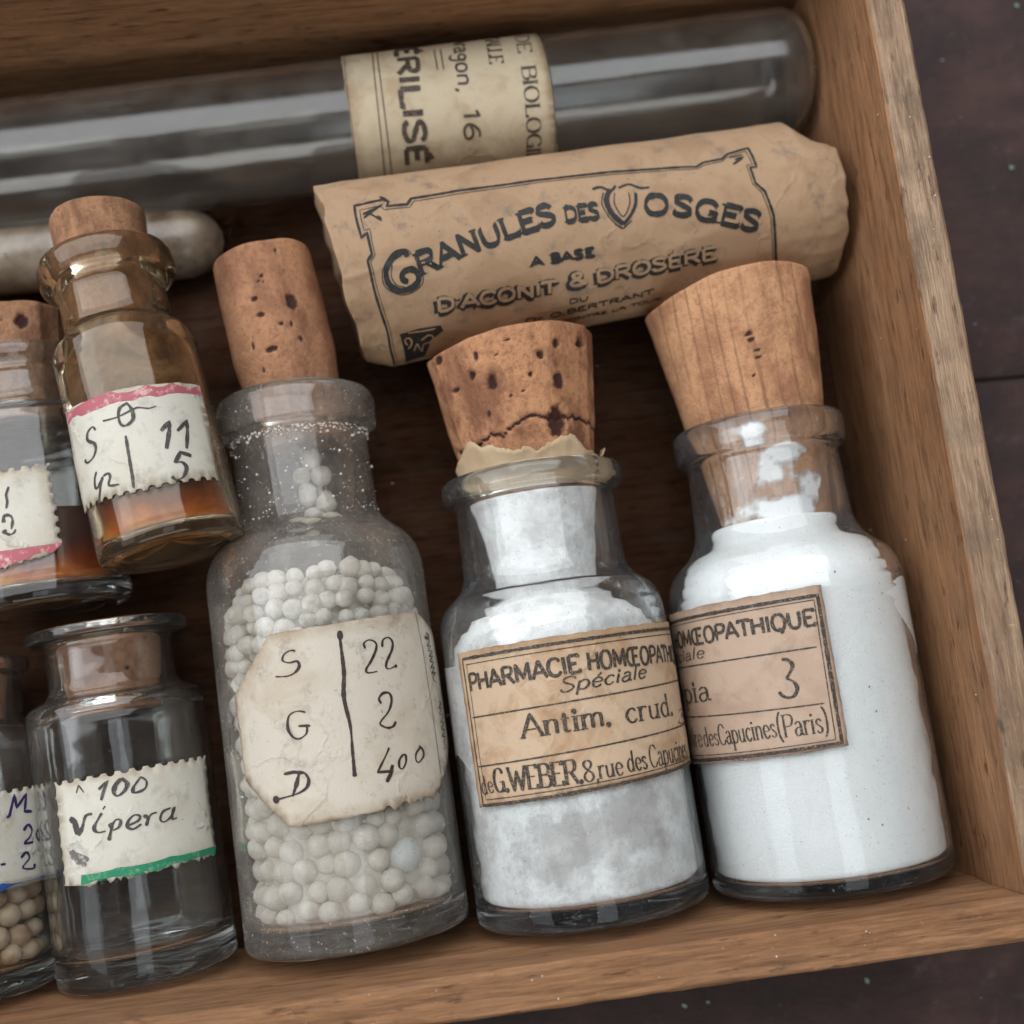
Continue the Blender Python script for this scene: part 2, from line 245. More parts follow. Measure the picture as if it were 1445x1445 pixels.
def fillet(pts, n=6):
    """pts: (r, t[, corner radius])"""
    out = []
    for i, p in enumerate(pts):
        rad = p[2] if len(p) > 2 else 0
        P = Vector(p[:2])
        if rad and 0 < i < len(pts) - 1:
            a = Vector(pts[i - 1][:2]) - P; b = Vector(pts[i + 1][:2]) - P
            A = P + a.normalized() * min(rad, a.length * .49); B = P + b.normalized() * min(rad, b.length * .49)
            for k in range(n + 1):
                s = k / n; q = A.lerp(P, s).lerp(P.lerp(B, s), s); out.append((q.x, q.y))
        else: out.append((P.x, P.y))
    return out
def lathe(prof, n=96, wob=0.0, seed=0):
    """closed solid of revolution about Z; the profile starts and ends on the axis"""
    V, F = [], []
    rings = []
    fine = [prof[0]]
    for (ra, ta), (rb, tb) in zip(prof, prof[1:]):    # guard rings keep the shading normals of long spans straight
        d = math.hypot(rb - ra, tb - ta)
        if d > .12:
            g = .02 / d; k = max(1, int(d / .5)); fine += [(ra + (rb - ra) * s, ta + (tb - ta) * s) for s in [g] + [q / k for q in range(1, k)] + [1 - g]]
        fine.append((rb, tb))
    for r, t in fine:
        if r < 1e-5: rings.append([len(V)]); V.append((0, 0, t)); continue
        row = []
        for i in range(n):
            a = 2 * PI * i / n
            w = 1 + wob * noise.noise(Vector((math.cos(a) * 1.3 + seed, math.sin(a) * 1.3, t * .8)))
            tt = t + wob * 1.2 * noise.noise(Vector((math.cos(a) + seed * 3, math.sin(a), 9 + t * .3)))
            row.append(len(V)); V.append((r * w * math.sin(a), -r * w * math.cos(a), tt))
        rings.append(row)
    for a, b in zip(rings, rings[1:]):
        if len(a) == 1 and len(b) == 1: continue
        for i in range(n):
            j = (i + 1) % n
            if len(a) == 1: F.append((a[0], b[j], b[i]))
            elif len(b) == 1: F.append((a[i], a[j], b[0]))
            else: F.append((a[i], a[j], b[j], b[i]))
    return V, F
# ------------------------------------------------------------------ materials
class NT:
    def __init__(s, name):
        s.m = bpy.data.materials.new(name); s.m.use_nodes = True; s.t = s.m.node_tree; s.t.nodes.clear()
        s.out = s.n('ShaderNodeOutputMaterial'); s.tc = s.n('ShaderNodeTexCoord')
    def n(s, typ, **kw):
        nd = s.t.nodes.new(typ)
        for k, v in kw.items():
            if k.startswith('_'): setattr(nd, k[1:], v)
        for k, v in kw.items():
            if not k.startswith('_'):
                key = int(k[1:]) if k[0] == 'i' and k[1:].isdigit() else k.replace('__', ' ')
                if hasattr(v, 'is_linked') or isinstance(v, bpy.types.NodeSocket): s.t.links.new(v, nd.inputs[key])
                else: nd.inputs[key].default_value = v
        return nd
    def vec(s, sx=100, sy=100, sz=100, off=(0, 0, 0), rot=(0, 0, 0), src='Object'):
        return s.n('ShaderNodeMapping', Vector=s.tc.outputs[src], Scale=(sx, sy, sz), Location=off, Rotation=rot).outputs[0]
    def noise(s, v, scale, detail=4, rough=.55, dist=0):
        return s.n('ShaderNodeTexNoise', Vector=v, Scale=scale, Detail=detail, Roughness=rough, Distortion=dist).outputs[0]
    def ramp(s, f, stops):
        r = s.n('ShaderNodeValToRGB', Fac=f); e = r.color_ramp.elements
        while len(e) < len(stops): e.new(.5)
        for x, (p, c) in zip(e, stops):
            x.position = p; x.color = (c, c, c, 1) if not isinstance(c, (tuple, list)) else (*c, 1)
        return r.outputs[0]
    def mix(s, f, a, b, blend='MIX'):
        nd = s.t.nodes.new('ShaderNodeMix'); nd.data_type = 'RGBA'; nd.blend_type = blend
        for sock, v in ((nd.inputs[0], f), (nd.inputs[6], a), (nd.inputs[7], b)):
            if isinstance(v, bpy.types.NodeSocket): s.t.links.new(v, sock)
            elif isinstance(v, (int, float)): sock.default_value = v if sock == nd.inputs[0] else (v, v, v, 1)
            else: sock.default_value = (*v, 1)
        return nd.outputs[2]
    def math(s, op, a, b=0.0, c=0.0):
        nd = s.t.nodes.new('ShaderNodeMath'); nd.operation = op
        for i, v in enumerate((a, b, c)):
            if isinstance(v, bpy.types.NodeSocket): s.t.links.new(v, nd.inputs[i])
            else: nd.inputs[i].default_value = v
        return nd.outputs[0]
    def bump(s, h, strength=.3, dist=.0003, normal=None):
        kw = dict(Height=h, Strength=strength, Distance=dist)
        if normal: kw['Normal'] = normal
        return s.n('ShaderNodeBump', **kw).outputs[0]
    def principled(s, col, rough=.6, normal=None, **kw):
        a = {'Roughness': rough}; nd = s.n('ShaderNodeBsdfPrincipled')
        for key, v in {**{'Base Color': col, 'Roughness': rough}, **kw}.items():
            if isinstance(v, bpy.types.NodeSocket): s.t.links.new(v, nd.inputs[key])
            elif isinstance(v, (tuple, list)): nd.inputs[key].default_value = (*v, 1)[:4] if len(v) == 3 and key != 'Subsurface Radius' else v
            else: nd.inputs[key].default_value = v
        if normal: s.t.links.new(normal, nd.inputs['Normal'])
        return nd.outputs[0]
    def mixs(s, f, a, b):
        return s.n('ShaderNodeMixShader', i0=f, i1=a, i2=b).outputs[0]
    def done(s, sh, vol=None):
        s.t.links.new(sh, s.out.inputs[0])
        if vol: s.t.links.new(vol, s.out.inputs[1])
        return s.m
def wood(name, grain, dark, light, rough=.62, fine=1.0, grime=.25, spec=.18):
    m = NT(name)
    def gv(across, along, off=0):
        s = [across * 100] * 3; s[grain] = along * 100; return m.vec(*s, off=(off, off, off))
    vi = m.vec()
    band = m.noise(gv(1.1, .10), 1.0, 6, .62, .5); pores = m.noise(gv(11, .9, 3), 1.0, 5, .68, .15); fib = m.noise(gv(38, 2.2, 7), 1.0, 4, .7)
    fleck = m.noise(gv(9, 2.0, 11), 1.0, 4, .65); mott = m.noise(vi, 1.3, 7, .66)
    mid = [(a + b) / 2 for a, b in zip(dark, light)]
    col = m.ramp(band, [(.30, dark), (.5, mid), (.70, light)])
    col = m.mix(m.ramp(pores, [(.34, .75), (.52, 0)]), col, [c * .55 for c in dark])
    col = m.mix(m.ramp(fib, [(.35, .35), (.55, 0)]), col, [c * .45 for c in dark])
    col = m.mix(m.ramp(fib, [(.55, 0), (.72, .30)]), col, [min(1, c * 1.35 + .02) for c in light])
    col = m.mix(m.ramp(fleck, [(.30, .85), (.40, 0)]), col, [c * .28 for c in dark])
    col = m.mix(m.ramp(mott, [(.46, 0), (.74, grime)]), col, (.10, .075, .06))
    col = m.mix(m.ramp(m.noise(vi, 9, 4, .75), [(.64, 0), (.76, .35)]), col, [min(1, c * 1.45 + .03) for c in light])
    h = m.mix(.5, pores, fib)
    return m.done(m.principled(col, rough, m.bump(h, .75 * fine, .0004), **{'Specular IOR Level': spec}))
def cork_mat(name, base, dark, seed=0, grain=0.0):
    m = NT(name); v = m.vec(off=(seed, seed * 2, 0))
    a = m.noise(v, 2.2, 6, .62); b = m.noise(v, 13, 5, .7); c = m.noise(v, 34, 3, .7)
    col = m.ramp(a, [(.30, dark), (.48, base), (.72, [min(1, x * 1.22) for x in base])])
    col = m.mix(m.ramp(m.noise(m.vec(100, 100, 45, off=(seed, 9, 0)), 1.3, 6, .68, .3), [(.47, 0), (.60, .85)]), col, [x * .82 for x in dark])
    col = m.mix(m.ramp(m.noise(m.vec(160, 160, 18, off=(seed, 5, 0)), 1.4, 4, .6), [(.5, 0), (.68, .35)]), col, [min(1, x * 1.35) for x in base])
    col = m.mix(m.ramp(b, [(.36, .5), (.50, 0)]), col, [x * .7 for x in dark])
    col = m.mix(m.ramp(c, [(.27, .7), (.36, 0)]), col, [x * .45 for x in dark])
    if grain:
        # growth rings: bands along the stopper that wander sideways
        w = m.n('ShaderNodeTexWave', Vector=m.vec(100, 100, 13, rot=(0, 0, .5)), Scale=1.5, Distortion=8.0, Detail=4, Detail__Scale=.55, _wave_type='BANDS', _bands_direction='X').outputs[1]
        gm = m.math('MULTIPLY', m.ramp(w, [(0.0, grain), (.11, 0)]), m.ramp(m.noise(m.vec(100, 100, 30), 1.1, 3, .6), [(.38, .15), (.6, 1.0)]))
        col = m.mix(gm, col, [x * .5 for x in dark])
    pit = m.n('ShaderNodeAttribute', _attribute_name='pit').outputs['Fac']
    col = m.mix(m.ramp(pit, [(.15, 0), (.6, .95)]), col, (.035, .012, .012))
    return m.done(m.principled(col, .78, m.bump(m.mix(.5, b, c), .8, .0005), **{'Specular IOR Level': .22}))
def paper_mat(name, base, stain, amt=.5, seed=0, spots=.5, grey=.2, crease=0.0):
    m = NT(name); v = m.vec(off=(seed, seed * 1.7, seed))
    a = m.noise(v, 1.5, 5, .6, .6); b = m.noise(v, 60, 4, .7); c = m.noise(v, 9, 5, .75); d = m.noise(v, 3.2, 6, .7)
    col = m.mix(m.ramp(a, [(.48, 0), (.66, amt)]), base, stain)
    col = m.mix(m.ramp(b, [(.3, .22), (.6, 0)]), col, [x * .7 for x in base])
    col = m.mix(m.ramp(c, [(.62, 0), (.74, spots)]), col, [x * .34 for x in stain])
    col = m.mix(m.ramp(d, [(.55, 0), (.75, grey)]), col, (.10, .09, .085))
    e = m.n('ShaderNodeAttribute', _attribute_name='edge').outputs['Fac']
    col = m.mix(m.math('MULTIPLY', e, m.ramp(d, [(.35, .25), (.65, .9)])), col, [x * .75 for x in stain])
    h = m.mix(.35, b, a); nb = m.bump(h, .35, .0003)
    if crease:
        wv = m.n('ShaderNodeVectorMath', i0=v, i1=m.n('ShaderNodeTexNoise', Vector=v, Scale=1.6, Detail=4).outputs[1], _operation='ADD').outputs[0]
        vo = m.n('ShaderNodeTexVoronoi', Vector=wv, Scale=.62, _feature='DISTANCE_TO_EDGE').outputs[0]
        mk = m.ramp(m.noise(v, .7, 3, .6), [(.42, 0), (.6, 1)])
        cr = m.math('MULTIPLY', m.ramp(vo, [(0, 1), (.035, 0)]), mk)
        col = m.mix(m.math('MULTIPLY', cr, crease * .5), col, [x * .5 for x in base]); nb = m.bump(cr, crease, .0006, nb)
    return m.done(m.principled(col, .72, nb, **{'Specular IOR Level': .25}))
def ink_mat(name, col, paper, wear=.5, fine=45):
    m = NT(name); v = m.vec()
    f = m.ramp(m.noise(v, fine, 4, .75), [(.52, 0), (.66, wear)])
    return m.done(m.principled(m.mix(f, col, paper), .55, **{'Specular IOR Level': .3}))
def glass_mat(name, tint=(.975, .985, .98), film=.06, specks=.25, seed=0, wave=.25, filmcol=(.46, .42, .38), rough=.035):
    m = NT(name); v = m.vec(off=(seed, 0, seed))
    nb = m.bump(m.noise(v, .9, 2, .5), wave, .0012)
    g = m.n('ShaderNodeBsdfGlass', Color=(*tint, 1), Roughness=rough, IOR=1.48, Normal=nb).outputs[0]
    d = m.principled(filmcol, .8)
    f = m.math('ADD', m.ramp(m.noise(v, 1.1, 5, .65), [(.35, film * .4), (.7, film * 2.0)]), m.ramp(m.noise(v, 24, 3, .65), [(.64, 0), (.72, specks)]))
    f = m.math('ADD', f, m.ramp(m.noise(m.vec(60, 60, 8, off=(seed, 3, 0)), 3.0, 3, .6), [(.62, 0), (.8, film * 1.5)]))
    return m.done(m.mixs(f, g, d))
def powder_mat(name, base, grey, amt, seed=0, scale=1.0):
    m = NT(name); v = m.vec(off=(seed, 0, seed * 2))
    a = m.noise(v, 1.0 * scale, 8, .74, .1); b = m.noise(v, 30, 4, .7)
    col = m.mix(m.ramp(a, [(.44, 0), (.60, amt)]), base, grey); col = m.mix(m.ramp(m.noise(v, 11, 3, .8), [(.5, 0), (.7, amt * .5)]), col, grey)
    col = m.mix(m.ramp(m.noise(v, 20, 2, .5), [(.76, 0), (.79, .7)]), col, (.15, .14, .13))
    return m.done(m.principled(col, .9, m.bump(m.mix(.5, a, b), .3, .0004), **{'Specular IOR Level': .1}))
M = {}
M['rim'] = wood('weathered_rim_wood', 1, (0.2404, 0.149, 0.09135), (0.452, 0.3174, 0.2116), .75, 1.8, .6)
M['wood_y'] = wood('cedar_along_y', 1, (0.2268, 0.1043, 0.04717), (0.4264, 0.2313, 0.1179))
M['wood_x'] = wood('cedar_along_x', 0, (0.1919, 0.08981, 0.04082), (0.3593, 0.1919, 0.09801))
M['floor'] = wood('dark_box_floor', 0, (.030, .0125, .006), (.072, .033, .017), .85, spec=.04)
def table_mat():
    m = NT('plum_brown_table'); vi = m.vec(); vg = m.vec(35, 140, 140)
    a = m.noise(vi, .35, 7, .68, .3); g = m.noise(vg, .9, 6, .72, .4); f = m.noise(vi, 5, 6, .75)
    col = m.ramp(a, [(.36, (.022, .014, .015)), (.5, (.042, .023, .022)), (.64, (.062, .034, .030))])
    col = m.mix(m.ramp(g, [(.35, .7), (.55, 0)]), col, (.022, .016, .016))
    col = m.mix(m.ramp(m.noise(vi, 1.6, 7, .75), [(.58, 0), (.72, .5)]), col, (.10, .075, .08))
    col = m.mix(m.ramp(f, [(.62, 0), (.74, .55)]), col, (.12, .13, .125))
    return m.done(m.principled(col, .6, m.bump(m.mix(.5, g, f), .7, .0008), **{'Specular IOR Level': .22}))
M['table'] = table_mat()
M['cork_a'] = cork_mat('cork_knife_cut', (.41, .205, .105), (.19, .078, .043), 1)
M['cork_b'] = cork_mat('cork_smooth', (.35, .177, .095), (.22, .098, .055), 4)
M['cork_c'] = cork_mat('cork_banded', (.47, .255, .135), (.34, .160, .085), 7, .7)
M['cork_d'] = cork_mat('cork_small', (.33, .175, .095), (.19, .090, .050), 11, .35)
M['glass'] = glass_mat('clear_old_glass', film=.02, specks=.2, seed=2)
M['glass_powder'] = glass_mat('powder_filmed_glass', film=.02, specks=.3, seed=15, filmcol=(.80, .80, .81))
M['glass_dusty'] = glass_mat('dusty_old_glass', film=.075, specks=.9, seed=5, filmcol=(.64, .57, .50))
M['glass_tube'] = glass_mat('tube_glass', film=.05, specks=.15, seed=9, wave=.1, rough=.11)
M['glass_stained'] = glass_mat('stained_glass', tint=(.95, .91, .83), film=.07, specks=.25, seed=12, filmcol=(.24, .17, .11))
M['powder_white'] = powder_mat('white_powder', (.93, .935, .94), (.84, .84, .85), .5, 3, .6)
M['powder_grey'] = powder_mat('patchy_powder', (.92, .92, .925), (.56, .53, .525), .7, 6, 2.6)
M['pap_tan'] = paper_mat('tan_pharmacy_paper', (0.48, 0.352, 0.24), (0.288, 0.144, 0.056), .75, 3, .35, .2, 0.3)
M['pap_tan2'] = paper_mat('greyed_pharmacy_paper', (0.432, 0.32, 0.24), (0.288, 0.176, 0.12), .4, 8, .35, .3)
M['pap_cream'] = paper_mat('cream_label_paper', (0.512, 0.468, 0.392), (0.32, 0.216, 0.12), .35, 5, .7, .6, 0.35)
M['pap_white'] = paper_mat('white_label_paper', (0.56, 0.54, 0.472), (0.4, 0.32, 0.208), .25, 9, .3, .4, 0.45)
M['pap_tube'] = paper_mat('tube_label_paper', (0.512, 0.432, 0.304), (0.336, 0.232, 0.128), .6, 13, .35, .2, 0.25)
M['pap_kraft'] = paper_mat('kraft_packet_paper', (0.3496, 0.2318, 0.1406), (0.2128, 0.1254, 0.0684), .5, 16, .75, .75, .2)
M['pap_torn'] = paper_mat('torn_parchment', (0.435, 0.3225, 0.2025), (0.315, 0.18, 0.09), .5, 19, .3, .1)
M['ink'] = ink_mat('print_ink', (.032, .026, .022), (.38, .27, .18), .75)
M['ink_blue'] = ink_mat('packet_ink', (.008, .011, .013), (.20, .14, .09), .4, 60)
M['ink_hand'] = ink_mat('brown_black_ink', (.035, .022, .020), (.12, .09, .07), .5, 20)
M['ink_pencil'] = ink_mat('grey_black_ink', (.050, .045, .042), (.18, .16, .13), .6, 20)
M['ink_violet'] = ink_mat('violet_ink', (.028, .016, .085), (.1, .07, .15), .4, 20)
M['smudge'] = ink_mat('grey_smudge', (.13, .12, .11), (.5, .48, .42), .9, 16)
M['red'] = ink_mat('red_stripe', (.36, .10, .12), (.62, .42, .38), .85, 7)
M['green'] = ink_mat('green_stripe', (.02, .20, .105), (.25, .38, .22), .6, 12)
M['blue'] = ink_mat('blue_stripe', (.02, .075, .26), (.05, .12, .3), .5, 12)
def simple(name, fn):
    m = NT(name); return m.done(fn(m))
M['pellet'] = simple('sugar_pellet', lambda m: m.principled(m.ramp(m.noise(m.vec(), 3, 4, .6), [(.35, (.62, .555, .48)), (.65, (.80, .75, .68))]), .65, m.bump(m.noise(m.vec(), 20, 4, .7), .25, .0003), **{'Subsurface Weight': .25, 'Subsurface Radius': (.002, .0016, .0012), 'Subsurface Scale': 1.0}))
M['pellet_white'] = simple('white_pellet', lambda m: m.principled(m.ramp(m.noise(m.vec(), 6, 4, .6), [(.35, (.78, .80, .79)), (.65, (.88, .9, .9))]), .7, m.bump(m.noise(m.vec(), 12, 4, .7), .5, .0005)))
M['pellet_brown'] = simple('brown_pellet', lambda m: m.principled(m.ramp(m.noise(m.vec(), 2, 4, .6), [(.35, (.36, .20, .09)), (.6, (.62, .47, .33))]), .55))
M['vial'] = simple('beige_vial_powder', lambda m: m.principled(m.mix(m.ramp(m.noise(m.vec(), 9, 5, .75), [(.60, 0), (.68, .9)]), m.ramp(m.noise(m.vec(), 1.4, 6, .6), [(.34, (.09, .062, .04)), (.52, (.20, .155, .11)), (.7, (.31, .26, .20))]), (.05, .025, .015)), .38, m.bump(m.noise(m.vec(), 7, 4, .6), .2, .0003), **{'Coat Weight': .5, 'Coat Roughness': .25}))
def syrup():
    m = NT('amber_syrup'); z = m.n('ShaderNodeSeparateXYZ', Vector=m.vec()).outputs[2]
    n_ = m.noise(m.vec(), 1.6, 5, .6, .5)
    f = m.math('ADD', m.math('MULTIPLY', z, .46), m.math('MULTIPLY', n_, .35))
    col = m.ramp(f, [(.28, (.80, .38, .07)), (.35, (.62, .17, .014)), (.43, (.27, .045, .004)), (.56, (.07, .012, .003))])
    d = m.principled(col, .5, m.bump(n_, .2, .0005), **{'Specular IOR Level': .12})
    g = m.n('ShaderNodeBsdfGlass', Color=(.85, .42, .10, 1), Roughness=.12, IOR=1.12).outputs[0]
    return m.done(m.mixs(.9, g, d))
M['syrup'] = syrup()
def film():
    m = NT('brown_residue_film'); n_ = m.noise(m.vec(), 1.5, 6, .65, .7)
    t = m.n('ShaderNodeBsdfTransparent', Color=(.80, .66, .46, 1)).outputs[0]
    d = m.principled(m.ramp(n_, [(.38, (.045, .020, .006)), (.50, (.15, .072, .026)), (.66, (.30, .19, .12))]), .85, **{'Specular IOR Level': .05})
    return m.done(m.mixs(m.ramp(m.noise(m.vec(), 2.3, 5, .6), [(.30, .75), (.55, .98)]), t, d))
M['film'] = film()
def smear(name, col, amt, sc_):
    m = NT(name); at = m.n('ShaderNodeAttribute', _attribute_name='cover').outputs['Fac']
    f = m.math('MULTIPLY', m.ramp(m.math('ADD', at, m.math('MULTIPLY', m.noise(m.vec(), sc_, 5, .75), .6)), [(.42, 0), (.85, 1)]), amt)
    return m.done(m.mixs(f, m.n('ShaderNodeBsdfTransparent').outputs[0], m.principled(col, .9)))
M['powder_smear'] = smear('clinging_white_powder', (.88, .88, .89), .93, 9)
M['grey_smear'] = smear('grey_powder_film', (.50, .46, .45), .30, 16)
M['speck'] = simple('dark_speck', lambda m: m.principled((.26, .24, .23), .8))
M['chip'] = simple('pale_teal_paint', lambda m: m.principled((.16, .24, .21), .7))
M['lint'] = simple('pale_dust', lambda m: m.principled((.6, .57, .52), .8))
# ------------------------------------------------------------------ stroke lettering
GL = {  # glyph: (advance, strokes); L = straight, C = curve through points; cap height 100
'A': (76, 'L 2,0 38,100 74,0|L 15,34 61,34'), 'B': (68, 'L 12,0 12,100|C 12,100 44,99 58,88 58,68 45,54 12,53|C 12,53 46,52 64,40 64,14 48,1 12,0'),
'C': (72, 'C 66,78 56,95 38,101 18,90 7,50 18,10 38,-1 57,5 67,22'), 'D': (74, 'L 12,0 12,100|C 12,100 40,99 62,82 68,50 62,18 40,1 12,0'),
'E': (64, 'L 12,0 12,100|L 12,100 58,100 58,84|L 12,52 48,52|L 12,0 60,0 60,18'), 'É': (64, 'L 12,0 12,100|L 12,100 58,100|L 12,52 48,52|L 12,0 60,0|L 30,110 48,128'),
'È': (64, 'L 12,0 12,100|L 12,100 58,100|L 12,52 48,52|L 12,0 60,0|L 44,110 26,128'),
'F': (60, 'L 12,0 12,100|L 12,100 56,100|L 12,52 46,52'), 'G': (76, 'C 66,78 56,96 38,101 18,90 7,50 18,10 40,-1 60,8 66,22|L 66,0 66,42 44,42'),
'H': (76, 'L 12,0 12,100|L 64,0 64,100|L 12,52 64,52'), 'I': (28, 'L 14,0 14,100'), 'L': (60, 'L 12,0 12,100|L 12,0 56,0 56,18'),
'M': (92, 'L 12,0 14,100 46,20 78,100 80,0'), 'N': (76, 'L 12,0 12,100 64,0 64,100'), 'O': (78, 'C 39,101 18,90 8,50 18,10 39,-1 60,10 70,50 60,90 39,101'),
'Œ': (104, 'C 48,101 20,92 8,50 20,8 48,-1|L 52,0 52,100 96,100|L 52,52 86,52|L 52,0 98,0'),
'P': (66, 'L 12,0 12,100|C 12,100 46,100 62,88 60,62 44,48 12,47'), 'Q': (78, 'C 39,101 18,90 8,50 18,10 39,-1 60,10 70,50 60,90 39,101|L 36,14 54,-20'),
'R': (72, 'L 12,0 12,100|C 12,100 46,100 60,89 58,64 44,52 12,51|L 36,51 68,0'), 'S': (64, 'C 56,80 48,97 30,101 12,90 12,70 32,53 52,38 54,14 34,-1 14,4 7,22'),
'T': (66, 'L 33,0 33,100|L 4,84 4,100 62,100 62,84'), 'U': (76, 'C 12,100 12,40 20,8 38,-1 56,8 64,40 64,100'), 'V': (74, 'L 2,100 37,0 72,100'),
'W': (102, 'L 2,100 28,0 51,80 74,0 100,100'), 'X': (70, 'L 4,0 66,100|L 4,100 66,0'), 'Y': (70, 'L 4,100 35,50 66,100|L 35,50 35,0'),
'&': (80, 'C 74,38 60,10 36,-1 12,8 10,30 30,52 50,72 48,94 32,101 18,90 20,72 42,40 72,0'), "'": (24, 'L 12,100 12,74'), '.': (26, 'L 11,3 15,3'), ',': (26, 'C 13,6 15,-4 8,-18'),
'(': (34, 'C 28,118 12,90 8,48 12,6 28,-22'), ')': (34, 'C 6,118 22,90 26,48 22,6 6,-22'), ' ': (40, ''),
'8': (62, 'C 31,101 12,92 13,72 31,54 52,36 54,14 31,-1 8,14 10,36 31,54 49,72 50,92 31,101'), '1': (44, 'L 10,80 26,100 26,0'), '6': (62, 'C 50,94 34,98 16,70 8,34 16,6 31,-1 50,8 54,32 44,52 28,54 12,40'),
'a': (54, 'C 10,52 22,63 36,60 42,46 42,12 48,1 54,6|C 42,38 18,34 8,18 16,0 30,1 42,14'), 'c': (50, 'C 44,50 34,62 20,58 8,32 18,4 32,-1 46,14'),
'd': (60, 'L 46,104 46,0|C 46,48 32,63 16,56 8,32 16,4 32,-1 46,14'), 'e': (52, 'C 9,34 44,34 42,52 26,63 12,52 8,30 18,3 32,-1 46,12'),
'é': (52, 'C 9,34 44,34 42,52 26,63 12,52 8,30 18,3 32,-1 46,12|L 22,74 36,92'), 'g': (56, 'C 42,50 28,63 14,54 10,34 20,20 34,22 44,38 42,56|L 45,60 45,-10|C 45,-10 38,-30 22,-32 10,-22'),
'i': (28, 'L 14,0 14,62|L 13,84 15,86'), 'l': (28, 'L 14,0 14,104'), 'm': (86, 'L 12,0 12,62|C 12,44 26,62 38,60 43,48 43,0|C 43,44 56,62 69,60 74,48 74,0'),
'n': (60, 'L 12,0 12,62|C 12,44 26,62 40,60 47,48 47,0'), 'o': (56, 'C 28,63 12,54 8,31 12,8 28,-1 44,8 48,31 44,54 28,63'),
'p': (60, 'L 12,-34 12,62|C 12,48 28,63 44,56 52,32 44,6 28,-1 12,12'), 'r': (42, 'L 12,0 12,62|C 12,42 22,60 34,62 40,56'), 's': (46, 'C 38,50 28,62 14,58 10,44 24,32 38,20 36,4 22,-1 8,10'),
't': (38, 'C 16,84 16,40 16,12 22,1 34,6|L 4,60 32,60'), 'u': (60, 'C 12,62 12,30 14,8 26,-1 40,8 47,24|L 47,62 47,0'), 'v': (54, 'L 4,62 27,0 50,62'),
}
GL['N'] = (76, 'L 12,0 12,100 64,0 64,100')
def crom(p, step):
    if len(p) < 3: return dens(p, step)
    closed = (Vector(p[0]) - Vector(p[-1])).length < 1e-6
    q = [p[-2]] + list(p) + [p[1]] if closed else [p[0]] + list(p) + [p[-1]]
    out = []
    for i in range(1, len(q) - 2):
        a, b, c, d = (Vector(x) for x in q[i - 1:i + 3]); n = max(2, int((c - b).length / step) + 1)
        for k in range(n):
            t = k / n
            out.append(.5 * ((2 * b) + (c - a) * t + (2 * a - 5 * b + 4 * c - d) * t * t + (3 * b - a - 3 * c + d) * t ** 3))
    out.append(Vector(p[-1])); return out
def dens(p, step):
    out = []
    for a, b in zip(p, p[1:]):
        a, b = Vector(a), Vector(b); n = max(1, int((b - a).length / step) + 1)
        out += [a.lerp(b, k / n) for k in range(n)]
    out.append(Vector(p[-1])); return out
class Ink:
    """ribbons of ink laid on a label surface; surf(u, t, h) gives the 3D point"""
    def __init__(s, surf): s.surf, s.V, s.F, s.h = surf, [], [], 0.0
    def ribbon(s, pts, w, lift=0.0, taper=True, rough=.06, hold=None):
        if len(pts) < 2: return
        n = len(pts); base = len(s.V)
        for i, p in enumerate(pts):
            d = (Vector(pts[min(i + 1, n - 1)]) - Vector(pts[max(i - 1, 0)]))
            if d.length < 1e-9: d = Vector((1, 0))
            d.normalize(); ww = w(d, i / (n - 1)) if callable(w) else w
            ww *= 1 + rough * 4 * noise.noise(Vector((p[0] * 22, p[1] * 22, 5.5)))
            if taper and (i == 0 or i == n - 1): ww *= .72
            nx = Vector((-d.y, d.x)) * ww * .5; s.h += 1.2e-6
            for q in (Vector(p) + nx, Vector(p) - nx): s.V.append(s.surf(q.x, q.y, lift + s.h))
        for i in range(n - 1):
            a = base + 2 * i; s.F.append((a, a + 1, a + 3, a + 2))
        # overlapping end caps
    def dot(s, c, w, lift=0.0):
        b = len(s.V); s.h += 4e-6; k = 12
        for i in range(k): s.V.append(s.surf(c[0] + w * .5 * math.cos(2 * PI * i / k), c[1] + w * .5 * math.sin(2 * PI * i / k), lift + s.h))
        s.F.append(tuple(range(b, b + k)))
    def poly(s, pts, lift=0.0, step=.08):
        V, F, _ = tess(pts, step); b = len(s.V); s.h += 4e-6
        s.V += [s.surf(u, t, lift + s.h) for u, t in V]; s.F += [tuple(b + i for i in f) for f in F]
def tess(pts, step):
    """fill an outline with a regular interior grid"""
    pts = [Vector(p) for p in pts]; us = [p.x for p in pts]; ts = [p.y for p in pts]
    inner = []
    def inside(x, y):
        c = False; j = len(pts) - 1
        for i in range(len(pts)):
            a, b = pts[i], pts[j]
            if (a.y > y) != (b.y > y) and x < (b.x - a.x) * (y - a.y) / (b.y - a.y) + a.x: c = not c
            j = i
        return c
    u = min(us) + step / 2
    while u < max(us):
        t = min(ts) + step / 2
        while t < max(ts):
            if inside(u, t): inner.append(Vector((u, t)))
            t += step
        u += step
    n = len(pts); r = delaunay_2d_cdt(pts + inner, [(i, (i + 1) % n) for i in range(n)], [], 1, 1e-6)
    return [(v.x, v.y) for v in r[0]], [tuple(f) for f in r[2]], pts
def glyphs(text):
    x, out = 0.0, []
    for ch in text:
        adv, st = GL.get(ch, GL['.']); out.append((x, adv, st)); x += adv
    return out, x
def draw_text(ink, style, w, text, i, j, p0, p1, h, lift=0.0):
    gl, tot = glyphs(text); e = gl[j - 1]; x0, x1 = gl[i][0] + 6, e[0] + e[1] - 6
    p0, p1 = Vector(p0), Vector(p1); ax = (p1 - p0) / (x1 - x0); up = Vector((-ax.y, ax.x)).normalized() * h / 100
    place = lambda x, y: p0 + ax * (x - x0) + up * y + (ax.normalized() * (y * h / 100 * .42) if style == 'script' else Vector((0, 0)))
    for gx, adv, st in gl: draw_glyph(ink, style, w, st, lambda x, y, gx=gx: place(gx + x, y), h, lift)
